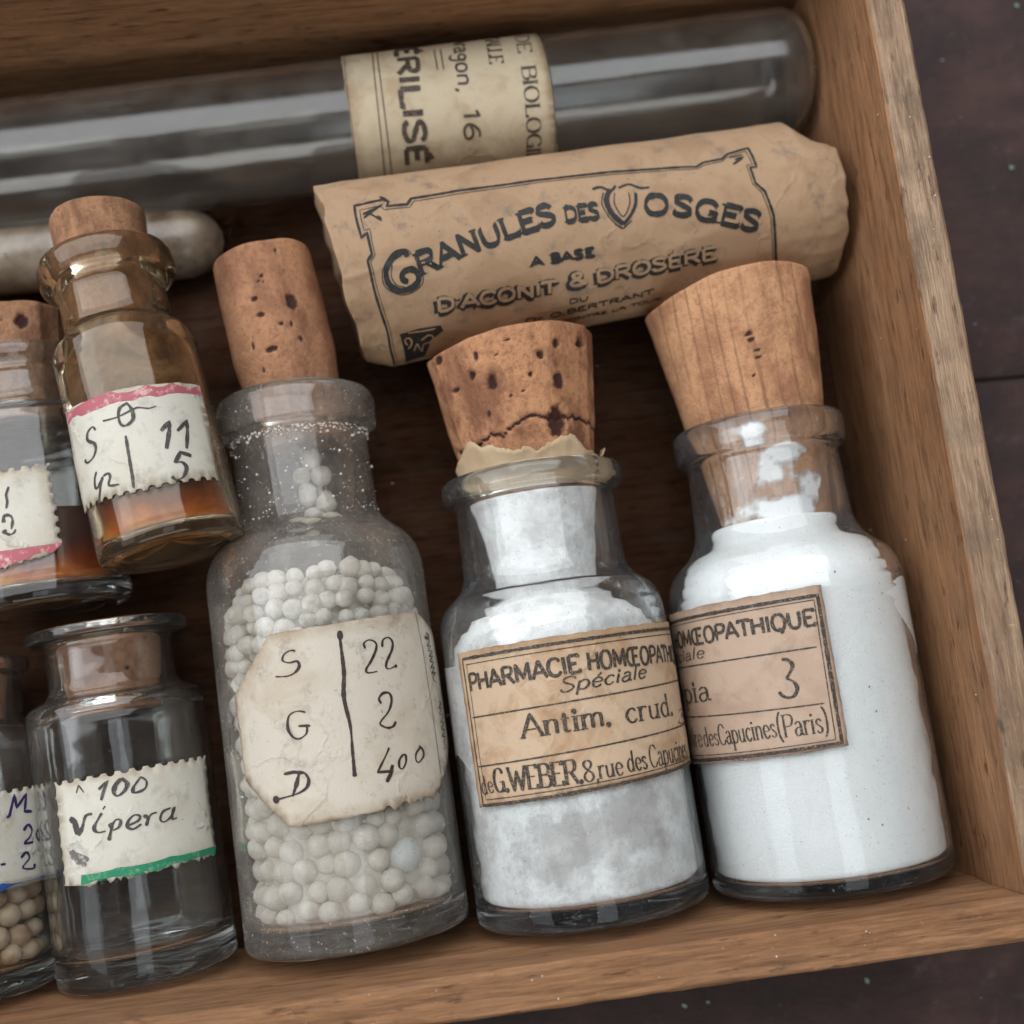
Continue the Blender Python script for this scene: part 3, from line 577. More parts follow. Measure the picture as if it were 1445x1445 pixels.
def draw_path(ink, style, w, text, h, pts):
    P = dens(pts, .01); L = [0.0]
    for a, b in zip(P, P[1:]): L.append(L[-1] + (b - a).length)
    gl, tot = glyphs(text); k = L[-1] / tot
    def at(s):
        s = max(0, min(s, L[-1] - 1e-6)); i = next(q for q in range(len(L) - 1) if L[q + 1] > s)
        a = P[max(0, i - 12)]; b = P[min(len(P) - 1, i + 12)]
        return P[i], (b - a).normalized()
    for gx, adv, st in gl:
        c, d = at((gx + adv / 2) * k); up = Vector((-d.y, d.x))
        draw_glyph(ink, style, w, st, lambda x, y: c + d * (x - adv / 2) * k + up * (y * h / 100), h)
def draw_glyph(ink, style, w, st, f, h, lift=0.0):
    if not st: return
    if style == 'outline':
        for ww, dx, dl, tgt in ((w * 1.75, .020, 0, ink), (w * .72, -.006, .006, ink.alt)):
            for s in st.split('|'): stroke(tgt, s, lambda x, y: f(x, y) + Vector((dx, -dx)), lambda d, t: ww, h, lift + dl)
        return
    if style == 'fancy':
        for s in st.split('|'): stroke(ink, s, lambda x, y: f(x, y) + Vector((.028, -.022)), lambda d, t: w * .22, h, lift)
        for s in st.split('|'): stroke(ink, s, lambda x, y: f(x, y) + Vector((-.022, .018)), lambda d, t: w * .18, h, lift)
    if style in ('roman', 'fancy'): wf = lambda d, t: w * (.38 + .75 * abs(d.y) ** 1.3)
    elif style == 'script': wf = lambda d, t: w * (.55 + .7 * abs(d.y))
    else: wf = lambda d, t: w * (.86 + .14 * abs(d.y))
    for s in st.split('|'):
        stroke(ink, s, f, wf, h, lift)
        kind, rest = s[0], [tuple(map(float, q.split(','))) for q in s[2:].split()]
        if style in ('roman', 'fancy') or (style == 'sans' and w < .05 and h > .12 and False):
            for (x, y), (x2, y2) in ((rest[0], rest[1]), (rest[-1], rest[-2])):
                if kind == 'L' and abs(y - y2) > 30 and abs(y - round(y)) < 1 and min(abs(y - q) for q in (0, 100, 62, -34)) < 1:
                    a, b = f(x - 12, y), f(x + 12, y); ink.ribbon([a, (a + b) / 2, b], w * .42, lift)
def stroke(ink, s, f, wf, h, lift):
    kind, P = s[0], [tuple(map(float, q.split(','))) for q in s[2:].split()]
    Q = crom(P, 9) if kind == 'C' else dens(P, 18)
    pts = [f(x, y) for x, y in Q]
    if kind == 'L' and len(P) > 2:
        for a, b in zip(P, P[1:]): ink.ribbon([f(x, y) for x, y in dens([a, b], 18)], wf, lift, taper=False)
        for x, y in P[1:-1]: ink.dot(f(x, y), wf(Vector((0, .7)), 0) * .9, lift)
    elif len(P) == 2 and (Vector(P[0]) - Vector(P[1])).length < 8: ink.dot(f(*P[0]), wf(Vector((0, 1)), 0) * 1.35, lift)
    else: ink.ribbon(pts, wf, lift, taper=kind == 'C')
# ------------------------------------------------------------------ labels
def edge_path(corners, rnd):
    out = []; n = len(corners)
    cx = sum(c[0][0] for c in corners) / n; cy = sum(c[0][1] for c in corners) / n
    for i, (p, st) in enumerate(corners):
        a, b = Vector(p), Vector(corners[(i + 1) % n][0]); L = (b - a).length; d = (b - a).normalized(); nn = Vector((-d.y, d.x))
        if nn.dot(Vector((cx, cy)) - a) < 0: nn = -nn     # towards the inside
        out.append(a)
        if st in ('perf', 'scal'):
            pitch = .165 if st == 'perf' else .19; k = max(1, round(L / pitch)); r = (.05 if st == 'perf' else .028)
            for q in range(k):
                c0 = a + d * (q + .5) * L / k; rr = r * rnd.uniform(.75, 1.15); sp = .62 * L / k / 2 if st == 'perf' else .9 * L / k / 2
                for z in range(7):
                    th = PI * z / 6; out.append(c0 - d * math.cos(th) * sp + nn * math.sin(th) * rr)
        else:
            amp = .05 if st == 'torn' else .010; k = max(2, int(L / (.045 if st == 'torn' else .09)))
            for q in range(1, k): out.append(a + d * L * q / k + nn * (amp * rnd.uniform(-1, 1) * (1 if st == 'torn' else .8) + (.02 if st == 'torn' else 0)))
    return out
def make_label(root, key, surf, paper, ink, label=None, thick=.014, gap=.004, name='label'):
    rnd = random.Random(hash(key) % 97 if False else sum(map(ord, key)))
    items = PRINT[key]; corners = items[0][1]; out = edge_path(corners, rnd)
    V2, F2, _ = tess(out, .13); n = len(V2)
    def ed(u, t):
        m_ = min(((Vector((u, t)) - p).length for p in out)); return max(0.0, 1 - m_ / .16)
    lift = lambda u, t: gap + thick + .006 * noise.noise(Vector((u * 2.5, t * 2.5, 3)))
    V = [surf(u, t, lift(u, t)) for u, t in V2] + [surf(u, t, gap) for u, t in V2]
    area2 = sum((V2[f[0]][0] * (V2[f[1]][1] - V2[f[2]][1]) + V2[f[1]][0] * (V2[f[2]][1] - V2[f[0]][1]) + V2[f[2]][0] * (V2[f[0]][1] - V2[f[1]][1])) for f in F2)
    if area2 < 0: F2 = [tuple(reversed(f)) for f in F2]
    F = list(F2) + [tuple(i + n for i in reversed(f)) for f in F2]
    ec = {}
    for f in F2:
        for a, b in zip(f, f[1:] + f[:1]): ec[(a, b)] = 1
    for a, b in list(ec):
        if (b, a) not in ec: F.append((b, a, a + n, b + n))
    E = [ed(u, t) for u, t in V2]; lab = mesh(name, V, F, M[paper], root, attr={'edge': E + E})
    if label: lab['label'] = label
    top = lambda u, t, h: surf(u, t, lift(u, t) + .0035 + h)
    layers = {}
    def L(k):
        if k not in layers: layers[k] = Ink(top)
        return layers[k]
    L('main').alt = L('paper')
    for it in items[1:]:
        k = it[0]; I = L('main')
        if k == 'F':
            nm = it[1]
            L('stripe:' + nm if nm != 'block' else 'main').poly(it[2], 0 if nm != 'block' else .0)
            if nm == 'block': blk = True
        elif k == 'L': I.ribbon(dens(it[2], .05), it[1], .002, rough=.09)
        elif k == 'C': I.ribbon(crom(it[2], .03), (lambda d, t, w=it[1]: w * (.62 + .55 * abs(d.y) ** 1.5) * (1 + .25 * math.sin(t * 9 + w * 900))), .002, rough=.10)
        elif k == 'S': L('smudge').ribbon(dens(it[2], .04), it[1], .001, rough=.25)
        elif k == 'W': L('paper').ribbon(crom(it[2], .03), it[1], .004)
        elif k == 'D': I.dot(it[2], it[1], .003)
        elif k == 'T': draw_text(I, it[1], it[2], it[3], it[4], it[5], it[6], it[7], it[8], .002)
        elif k == 'P': draw_path(I, it[1], it[2], it[3], it[4], it[5])
    for k, I in layers.items():
        if not I.V: continue
        nm, mt = {'main': ('lettering', ink), 'paper': ('letter_face', paper), 'smudge': ('smudge', 'smudge')}.get(k, ('coloured_stripe', k.split(':')[-1]))
        mesh(nm, I.V, I.F, M[mt], lab, smooth=False)
    return lab
def cyl(R): return lambda u, t, h=0: ((R + h) * math.sin(u / R), -(R + h) * math.cos(u / R), t)
# ------------------------------------------------------------------ stoppers
def make_cork(root, mat, prof, t0, lean=(0, 0), facets=0, pits=(), npit=0, seed=0, crack=None, chip=None, name='cork', nseg=150, nt=110, rough=.012):
    """prof: (t, r) from the tip to the top; t0 = height of the lean pivot"""
    rnd = random.Random(seed); pits = list(pits)
    tlo, thi = prof[0][0], prof[-1][0]
    for _ in range(npit):
        pits.append((rnd.uniform(-PI, PI), rnd.uniform(tlo, thi), rnd.choice((.010, .013, .017, .022)), rnd.uniform(.015, .03)))
    def rad(t):
        for (a, ra), (b, rb) in zip(prof, prof[1:]):
            if t <= b: return ra + (rb - ra) * max(0, (t - a)) / (b - a)
        return prof[-1][1]
    rows = [(tlo, .55), (tlo, .93)] + [(tlo + (thi - tlo) * i / nt, 1.0) for i in range(nt + 1)] + [(thi, .95), (thi, .85), (thi, .6), (thi, .3)]
    V, F, A = [], [], []
    fa = sorted(rnd.uniform(-.18, .18) + 2 * PI * i / facets for i in range(facets)) if facets else []
    for ri, (t, sc_) in enumerate(rows):
        for i in range(nseg):
            a = -PI + 2 * PI * i / nseg; r = rad(t)
            if facets:
                dd = min(abs((a - q + PI) % (2 * PI) - PI) for q in fa); r *= math.cos(min(PI / facets, PI / facets - min(dd, PI / facets))) ** -1 * math.cos(PI / facets) ** .6
                r *= .985 + .03 * math.cos(PI / facets)
            nv = Vector((math.cos(a) * 2 + seed, math.sin(a) * 2, t * 1.5))
            r *= 1 + rough * 1.6 * noise.noise(nv) + rough * .6 * noise.noise(nv * 5)
            endr = min(1, (thi - t) / .06) if ri > 2 else 1
            if sc_ == 1.0: r *= .975 + .025 * math.sqrt(max(0, endr))
            r *= sc_; pv = 0.0
            if sc_ == 1.0:
                for pa, pt, pr, pd in pits:
                    da = ((a - pa + PI) % (2 * PI) - PI) * r; d2 = math.hypot(da * (1 + .4 * math.sin(pa * 9)), (t - pt) * (1 + .5 * math.cos(pa * 7))) * (1 + .5 * noise.noise(Vector((a * 14, t * 14, seed))))
                    if d2 < pr * 1.5:
                        q = max(0, 1 - d2 / pr / 1.5); r -= pd * min(1, q * 2); pv = max(pv, min(1, q * 1.7))
                if crack:
                    ct = crack(a)
                    if ct is not None:
                        d_ = abs(t - ct)
                        if d_ < .035: r -= .05 * (1 - d_ / .035); pv = max(pv, 1.15 - d_ / .028)
                        if t < ct: r -= .012
            tt = t + (.02 * noise.noise(Vector((math.cos(a) * sc_ * 2, math.sin(a) * sc_ * 2, seed))) if t == thi else 0)
            if t > thi - .35 and chip: tt -= chip(a) * (t - thi + .35) / .35
            V.append((r * math.sin(a), -r * math.cos(a), tt)); A.append(max(0, pv))
    for k in range(len(rows) - 1):
        for i in range(nseg):
            j = (i + 1) % nseg; a = k * nseg; b = a + nseg; F.append((a + i, a + j, b + j, b + i))
    V.append((0, 0, tlo)); A.append(0); F += [(len(V) - 1, (i + 1) % nseg, i) for i in range(nseg)]
    V.append((0, 0, thi)); A.append(0); b = (len(rows) - 1) * nseg; F += [(len(V) - 1, b + i, b + (i + 1) % nseg) for i in range(nseg)]
    cx, sx = math.cos(lean[0]), math.sin(lean[0]); cy, sy = math.cos(lean[1]), math.sin(lean[1])
    out = []
    for x, y, z in V:
        z -= t0; x, z = x * cx + z * sx, -x * sx + z * cx; y, z = y * cy - z * sy, y * sy + z * cy; out.append((x, y, z + t0))
    return mesh(name, out, F, mat, root, attr={'pit': A})
def glass_body(root, mat, outer, inner, wob=.004, seed=0, n=128):
    V, F = lathe(fillet(outer) + fillet(inner), n, wob, seed); return mesh('glass_body', V, F, M[mat], root)
BOT = 'small glass pharmacy bottles lying in the box'
# ================================================================== SETTING: table
tab = bpy.data.objects.new('table_top', None); C.objects.link(tab); tab['kind'] = 'structure'
def board(name, x0, x1, y0, y1, z0, z1, mats, parent, cell=.35, amp=.012, bev=.05, seed=0, rimmat=None):
    """a plank: bevelled box with a fine, slightly uneven surface"""
    import itertools
    dims = [(x0, x1), (y0, y1), (z0, z1)]; V, F, idx, FM = [], [], {}, []
    ax = []
    for a, b in dims:
        n = max(1, int((b - a) / cell)); L = [a, a + bev * .3, a + bev] + [a + bev + (b - a - 2 * bev) * k / n for k in range(1, n)] + [b - bev, b - bev * .3, b]; ax.append(L)
    def vid(i, j, k):
        key = (i, j, k)
        if key not in idx:
            p = [ax[0][i], ax[1][j], ax[2][k]]; n_ = [len(a) - 1 for a in ax]; ijk = (i, j, k)
            on = [q for q in range(3) if ijk[q] in (0, n_[q])]
            near = [q for q in range(3) if ijk[q] <= 1 or ijk[q] >= n_[q] - 1]
            if len(near) > 1:     # pull the edge in: a worn arris
                for q in near:
                    s_ = 1 if ijk[q] <= 1 else -1
                    if q in on: p[q] += s_ * bev * (.34 if len(on) > 1 else .05)
            nv = Vector(p) * 1.1 + Vector((seed * 7.3, 0, 0))
            k_ = amp * (2.2 if len(near) > 1 else 1)
            d = Vector((noise.noise(nv), noise.noise(nv + Vector((31, 0, 0))), noise.noise(nv + Vector((0, 57, 0))))) * k_ + Vector((noise.noise(nv * 5), noise.noise(nv * 5.3), noise.noise(nv * 4.7))) * k_ * .45
            idx[key] = len(V); V.append(tuple(Vector(p) + d))
        return idx[key]
    n = [len(a) - 1 for a in ax]
    for q in range(3):
        a, b = [r for r in range(3) if r != q]
        for side in (0, n[q]):
            for i in range(n[a]):
                for j in range(n[b]):
                    quad = []
                    for di, dj in ((0, 0), (1, 0), (1, 1), (0, 1)):
                        c = [0, 0, 0]; c[q] = side; c[a] = i + di; c[b] = j + dj; quad.append(vid(*c))
                    flip = (side == 0) ^ (q == 1)
                    F.append(tuple(reversed(quad)) if flip else tuple(quad)); FM.append(1 if (q == 2 and side) else 0)
    return mesh(name, V, F, mats, parent, True, FM if len(mats) > 1 else None)
TZ = -.47
yj = 4.35
for k, (ya, yb) in enumerate(((-40, -22.2), (-22.17, -8.4), (-8.37, yj), (yj + .03, 16.5), (16.53, 30), (30.03, 46))):
    board('table_plank', -45, 45, ya, yb, TZ - 2, TZ + (.0, .0, 0, -.015, .01, 0)[k], [M['table']], tab, 1.6, .02, .05, seed=k)
tab.rotation_euler = (0, 0, math.radians(-1.5))
# paint flecks and grit on the table, one uncountable scatter
rnd = random.Random(5); V, F = [], []
for _ in range(60):
    x, y = (rnd.uniform(7.3, 12), rnd.uniform(-8, 12)) if rnd.random() < .55 else (rnd.uniform(-12, 12), rnd.uniform(-8, -4.3))
    r = rnd.choice((.008, .012, .018, .03, .045)); b = len(V); k = 6; st_ = rnd.uniform(1, 2.2); an = rnd.uniform(-.6, .6)
    for zz in (0, .01):
        for i in range(k):
            a = 2 * PI * i / k; q = r * rnd.uniform(.25, 1.3); X, Y_ = math.cos(a) * q * st_, math.sin(a) * q
            V.append((x + X * math.cos(an) - Y_ * math.sin(an), y + X * math.sin(an) + Y_ * math.cos(an), TZ + .012 + zz))
    F.append(tuple(range(b + k, b + 2 * k))); F += [(b + i, b + (i + 1) % k, b + k + (i + 1) % k, b + k + i) for i in range(k)]
ch = mesh('paint_flecks', V, F, M['chip'], None, False); ch['kind'] = 'stuff'
# ================================================================== SETTING: the wooden box
XR, YB, YT, XL, HB, TH = 6.71, -3.24, 10.26, -10.2, 3.7, .53
box = thing('wooden_box', 'open reddish brown wooden box holding the glass bottles, tube and packet', 'box')
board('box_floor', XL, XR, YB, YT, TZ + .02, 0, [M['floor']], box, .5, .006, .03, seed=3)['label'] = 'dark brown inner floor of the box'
board('box_wall', XR, XR + TH, YB - TH, YT + TH, TZ + .02, HB, [M['wood_y'], M['rim']], box, .18, .011, .05, seed=4)['label'] = 'right box wall with greyed rim'
board('box_wall', XL, XR - .003, YB - TH, YB, TZ + .02, HB, [M['wood_x'], M['wood_x']], box, .18, .011, .05, seed=5)
board('box_wall', XL, XR - .003, YT, YT + TH, TZ + .02, HB, [M['wood_x'], M['wood_x']], box, .18, .011, .05, seed=6)
board('box_wall', XL - TH, XL - .003, YB - TH, YT + TH, TZ + .02, HB, [M['wood_y'], M['wood_y']], box, .3, .011, .05, seed=7)
# ================================================================== THINGS
GRP = 'corked glass medicine bottles in the box'
# ---- white powder bottle, right
r = thing('medicine_bottle', 'corked bottle packed full of white powder, nearest the right wall of the box', 'bottle', GRP, frame('sepia'))
glass_body(r, 'glass_powder', [(0, .14), (1.2, .06), (1.36, 0, .1), (1.65, 0, .16), (1.65, 3.55, 0), (1.655, 4.35, .7), (1.13, 4.72, .35), (1.08, 5.95, .08), (1.22, 6.02, .06), (1.24, 6.44, .12), (1.03, 6.485, .06)],
    [(.99, 6.3, .06), (.95, 4.9, .3), (1.54, 4.25, .6), (1.57, .19, .14), (0, .24)], seed=1)
V, F = lathe(fillet([(0, .26), (1.545, .215, .1), (1.548, 4.08, .5), (1.20, 4.5, .3), (.93, 4.72, .12), (.925, 4.98, .05), (.6, 5.04), (0, 5.0)]), 128, .006, 4); mesh('powder', V, F, M['powder_white'], r)
make_label(r, 'sepia', cyl(1.655), 'pap_tan2', 'ink')
make_cork(r, M['cork_c'], [(4.85, .76), (6.2, .93), (6.6, 1.02), (8.5, 1.25)], 6.45, (math.radians(-3.2), 0), npit=3, seed=3, chip=lambda a: .16 * max(0, math.cos(a + 1.25)) ** 4,
    pits=[(-.12, 7.55 - .09 * k, .035, .035) for k in range(2)] + [(-.06, 7.3 - .1 * k, .03, .02) for k in range(2)])
rnd = random.Random(8)
def film_patch(name, mat, surf, lobes, step=.05):
    """smear of powder clinging to a surface: lobes (u, t, ru, rt); 'cover' fades to nothing at the border"""
    us = [l[0] - l[2] * 1.8 for l in lobes] + [l[0] + l[2] * 1.8 for l in lobes]; ts = [l[1] - l[3] * 1.8 for l in lobes] + [l[1] + l[3] * 1.8 for l in lobes]
    nu, nt_ = int((max(us) - min(us)) / step) + 1, int((max(ts) - min(ts)) / step) + 1; V, A, F = [], [], []
    for i in range(nu + 1):
        for j in range(nt_ + 1):
            u, t = min(us) + i * step, min(ts) + j * step; c = 0
            for lu, lt, ru, rt in lobes: c = max(c, 1.25 - .75 * math.hypot((u - lu) / ru, (t - lt) / rt))
            c += .55 * noise.noise(Vector((u * 3.5, t * 3.5, 2))) + .3 * noise.noise(Vector((u * 11, t * 11, 4))) - .1
            V.append(surf(u, t)); A.append(max(0, min(1, c)))
    for i in range(nu):
        for j in range(nt_):
            q = (i * (nt_ + 1) + j, (i + 1) * (nt_ + 1) + j, (i + 1) * (nt_ + 1) + j + 1, i * (nt_ + 1) + j + 1)
            if max(A[x] for x in q) > 0: F.append(q)
    used = sorted({x for f in F for x in f}); mp = {x: k for k, x in enumerate(used)}
    return mesh(name, [V[x] for x in used], [tuple(mp[x] for x in f) for f in F], M[mat], r, attr={'cover': [A[x] for x in used]})
conec = lambda u, t, h=0: (lambda R: (R * math.sin(u / R), -R * math.cos(u / R), t))(min(.975, .76 + (t - 4.85) * .126 + .035) + h)
film_patch('clinging_powder', 'powder_smear', conec, [(.05, 5.88, .22, .17), (-.2, 5.60, .14, .16), (0, 5.1, .6, .14), (.42, 5.32, .2, .2), (-.35, 6.2, .2, .12)])
ink = Ink(cyl(1.557))
rnd = random.Random(6)
for _ in range(26): ink.dot((rnd.uniform(-1.3, 1.4), rnd.uniform(.5, 4.2)), rnd.choice((.012, .018, .03)), .002)
o = mesh('powder_specks', ink.V, ink.F, M['speck'], r, False); o['kind'] = 'stuff'
# ---- grey-patched powder bottle, second from the right
r = thing('medicine_bottle', 'powder bottle with knife-cut cracked cork, stained tan label and torn paper at its mouth', 'bottle', GRP, frame('antim'))
glass_body(r, 'glass_powder', [(0, .14), (1.15, .06), (1.3, 0, .1), (1.6, 0, .16), (1.6, 3.5, 0), (1.605, 4.25, .65), (1.16, 4.55, .25), (1.13, 5.75, .06), (1.30, 5.78, .1), (1.31, 6.1, .14), (1.05, 6.13, .06)],
    [(.99, 5.95, .06), (.96, 4.6, .3), (1.46, 4.15, .55), (1.51, .27, .18), (0, .29)], seed=2)
V, F = lathe(fillet([(0, .31), (1.485, .30, .1), (1.488, 3.6, .4), (1.28, 4.08, .3), (.7, 4.32, .2), (0, 4.36)]), 128, .008, 7); mesh('powder', V, F, M['powder_grey'], r)
make_label(r, 'antim', cyl(1.605), 'pap_tan', 'ink')
ck = lambda a: None if abs(a) > 1.75 else 6.62 + .10 * math.sin(a * 2.1 + .6) + .10 * noise.noise(Vector((a * 3.2, 1.5, 0))) + .05 * noise.noise(Vector((a * 12, 7, 0)))
make_cork(r, M['cork_a'], [(5.2, .78), (6.1, .93), (8.02, 1.21)], 6.1, (math.radians(-1.3), 0), facets=13, npit=22, seed=12, crack=ck,
    pits=[(-.62, 7.45, .05, .06), (-.38, 7.28, .055, .07), (-.5, 7.7, .035, .04), (-.1, 7.82, .028, .04), (.28, 7.55, .045, .07), (.5, 7.7, .03, .05), (.12, 7.3, .035, .06), (.5, 7.2, .05, .03), (-.95, 7.35, .045, .04), (-1.1, 7.9, .09, .06), (.95, 7.75, .09, .08), (.42, 6.63, .09, .08), (.0, 7.1, .022, .04)],
    chip=lambda a: .10 * max(0, math.cos(a + 1.0)) ** 3)
make_cork(r, M['powder_grey'], [(4.42, .70), (5.21, .80), (5.75, .91)], 6.1, (0, 0), seed=5, name='powdered_cork_tip', nt=40, rough=.02)
film_patch('grey_film', 'grey_smear', cyl(1.4985), [(-.1, 1.15, .75, .34), (.55, 1.3, .5, .35), (-.5, .85, .4, .2)])
# torn parchment collar
V, F = [], []; n = 90
for i in range(n + 1):
    a = -1.35 + 2.75 * i / n; top = .22 + .40 * noise.noise(Vector((a * 1.7, 3.3, 0))) + .10 * noise.noise(Vector((a * 5, 8, 0))) + .04 * noise.noise(Vector((a * 22, 8, 0)))
    for k in range(8):
        s_ = k / 7; t = 5.85 + s_ * (top + .25); fl = .955 + .04 * s_ + .11 * s_ * s_ * (.7 + 1.6 * noise.noise(Vector((a * 2.2, 1, 2))))
        for off in (0, .02): V.append(((fl + off) * math.sin(a), -(fl + off) * math.cos(a), t))
m_ = 16
for i in range(n):
    for k in range(7):
        a = i * m_ + 2 * k; F += [(a + 1, a + m_ + 1, a + m_ + 3, a + 3), (a + m_, a, a + 2, a + m_ + 2)]
    a = i * m_ + 14; F.append((a + 1, a + m_ + 1, a + m_, a))
for i in (0, n):
    for k in range(7):
        a = i * m_ + 2 * k; F.append((a, a + 1, a + 3, a + 2) if i == 0 else (a + 1, a, a + 2, a + 3))
mesh('torn_paper_collar', V, F, M['pap_torn'], r)
# ---- dusty bottle of sugar granules
r = thing('medicine_bottle', 'tall dusty bottle of round white granules under an eight-sided cream label', 'bottle', GRP, frame('granule'))
glass_body(r, 'glass_dusty', [(0, .14), (1.1, .06), (1.25, 0, .1), (1.52, 0, .14), (1.52, 4.4, 0), (1.525, 5.25, .8), (.98, 5.68, .22), (.96, 6.95, .05), (1.12, 7.0, .06), (1.14, 7.5, .16), (.9, 7.605, .1)],
    [(.76, 7.4, .1), (.72, 5.8, .25), (1.36, 5.05, .7), (1.39, .34, .2), (0, .32)], seed=3)
make_label(r, 'granule', cyl(1.525), 'pap_cream', 'ink_hand')
V, F = lathe(fillet([(0, .36), (1.16, .36, .1), (1.17, 4.4, .4), (.62, 4.95, .2), (0, 5.0)]), 48, .05, 4)
core = mesh('granule_mass', V, F, M['pellet'], r); core['kind'] = 'stuff'
def icos(rad, sub=2):
    import bmesh
    bm = bmesh.new(); bmesh.ops.create_icosphere(bm, subdivisions=sub, radius=rad)
    V = [tuple(v.co) for v in bm.verts]; F = [tuple(q.index for q in f.verts) for f in bm.faces]; bm.free(); return V, F
def pellet_mesh(name, rad, mat, seed):
    V, F = icos(rad, 3); V = [tuple(Vector(v) * (1 + .05 * noise.noise(Vector(v) * 8 + Vector((seed, 0, 0))))) for v in V]
    me = bpy.data.meshes.new(name); me.from_pydata([(x * S, y * S, z * S) for x, y, z in V], [], F); me.materials.append(M[mat]); me.polygons.foreach_set('use_smooth', [True] * len(F)); return me
PM = [pellet_mesh('granule', .168, 'pellet', k) for k in range(3)]
def pellet(me, loc, root, sc_=1.0, rnd=random):
    o = bpy.data.objects.new('granule', me); C.objects.link(o); o.parent = root; o.location = Vector(loc) * S
    o.rotation_euler = (rnd.uniform(0, 6), rnd.uniform(0, 6), rnd.uniform(0, 6)); o.scale = (sc_, sc_, sc_); return o
rnd = random.Random(21); row = 0; t = .53
big = (.70, -.74, 1.04)
pellet(pellet_mesh('granule', .27, 'pellet_white', 9), big, r)['label'] = 'larger chalk-white granule'
while t < 5.05:
    fine_ = t > 3.45; pr = .128 if fine_ else .160
    rr = (1.375 if t < 4.45 else 1.375 - (t - 4.45) * .50) - pr
    step = pr * 1.93 / rr; lim = 1.5 if fine_ else 1.7; a = -lim + (row % 2) * step / 2
    while a < lim:
        q = rr * rnd.uniform(.95, 1.0); aa = a + rnd.uniform(-.05, .05); p = (math.sin(aa) * q, -math.cos(aa) * q, t + rnd.uniform(-.05, .05))
        if (Vector(p) - Vector(big)).length > .40 and not (1.85 < t < 3.85 and -.72 < a < 1.3): pellet(rnd.choice(PM), p, r, pr / .168 * rnd.uniform(.84, 1.12), rnd)
        a += step * rnd.uniform(.97, 1.06)
    t += pr * 1.72; row += 1
for p in ((.12, .15, 6.62), (-.05, .18, 6.40), (.24, .16, 6.36), (0, .2, 6.16), (.27, .18, 6.03), (.06, .2, 5.85), (-.17, .22, 5.70), (.3, .2, 5.72), (.02, .1, 5.55)): pellet(PM[0], p, r, .80 + .1 * (p[0] > 0), rnd)
make_cork(r, M['cork_b'], [(6.78, .60), (7.6, .68), (8.2, .74), (9.72, .72)], 7.6, (math.radians(-6.5), 0), npit=30, seed=31, pits=[(-.25, 8.9, .03, .04), (-.2, 8.65, .035, .04), (.45, 8.75, .05, .04), (.15, 8.45, .03, .03), (-.5, 8.25, .03, .03), (-.15, 8.12, .045, .04), (.0, 9.2, .03, .03)])
# a little sugar dust caught under the lip
V, F = [], []; rnd = random.Random(4)
def crumb(V, F, p, q):
    b = len(V); v, f = CR; V += [tuple(Vector(x) * q * rnd.uniform(.6, 1.3) + Vector(p)) for x in v]; F += [tuple(b + i for i in y) for y in f]
CR = icos(1, 1)
for _ in range(380):
    a = rnd.gauss(0, .9); z_ = rnd.random()
    if z_ < .45: rr, t = .985, 6.93 - abs(rnd.gauss(0, .06))
    elif z_ < .75: rr, t = .985, rnd.uniform(5.75, 6.9)
    elif z_ < .9: rr, t = 1.0, 5.72 + abs(rnd.gauss(0, .03))
    else: rr, t = 1.53, rnd.uniform(.6, 4.4)
    crumb(V, F, (rr * math.sin(a), -rr * math.cos(a), t), rnd.choice((.008, .01, .013, .02)) * (.6 if rr > 1.2 else 1))
o = mesh('sugar_dust', V, F, M['lint'], r, False); o['kind'] = 'stuff'
# ---- empty bottle
r = thing('medicine_bottle', 'empty clear bottle with a green striped label reading 100 Vipera', 'bottle', GRP, frame('viper'))
glass_body(r, 'glass', [(0, .16), (.8, .08), (.95, 0, .1), (1.2, 0, .15), (1.2, 3.74, .14), (.93, 3.82, .10), (.86, 3.95, .12), (.86, 4.55, .1), (1.10, 4.62, .05), (1.10, 4.78, .06), (.85, 4.78, .05)],
    [(.76, 4.7, .1), (.75, 3.76, .12), (1.07, 3.60, .14), (1.07, .36, .2), (0, .34)], seed=4)
make_label(r, 'viper', cyl(1.205), 'pap_white', 'ink_pencil')
make_cork(r, M['cork_b'], [(3.68, .63), (4.2, .68), (4.66, .72)], 4.7, (0, 0), npit=12, seed=41, nt=50)
# ---- amber syrup bottle leaning on the others
r = thing('medicine_bottle', 'small bottle of amber syrup tilted over its neighbours, red striped label marked 11', 'bottle', GRP, frame('amber'))
glass_body(r, 'glass_stained', [(0, .2), (.62, .1), (.74, 0, .08), (.97, .03, .16), (.97, 2.75, 0), (.97, 3.05, .3), (.74, 3.25, .12), (.72, 3.9, .12), (.93, 4.0, .14), (.95, 4.36, .2), (.74, 4.42, .1)],
    [(.62, 4.2, .1), (.60, 3.35, .2), (.84, 2.95, .3), (.85, .20, .15), (0, .24)], seed=5, wob=.008)
V, F = lathe(fillet([(0, .255), (.82, .225, .12), (.838, 1.3, .1), (0, 1.45)]), 96, .01, 3); mesh('syrup', V, F, M['syrup'], r)
V, F = lathe(fillet([(.835, 1.45), (.835, 2.85, .2), (.60, 3.22)]), 96, .004, 5); mesh('residue_film', V, F, M['film'], r)
make_label(r, 'amber', cyl(.975), 'pap_white', 'ink_pencil')
make_cork(r, M['cork_d'], [(3.35, .55), (4.3, .62), (5.04, .66)], 4.3, (math.radians(4), 0), npit=5, seed=51, nt=60, facets=0)
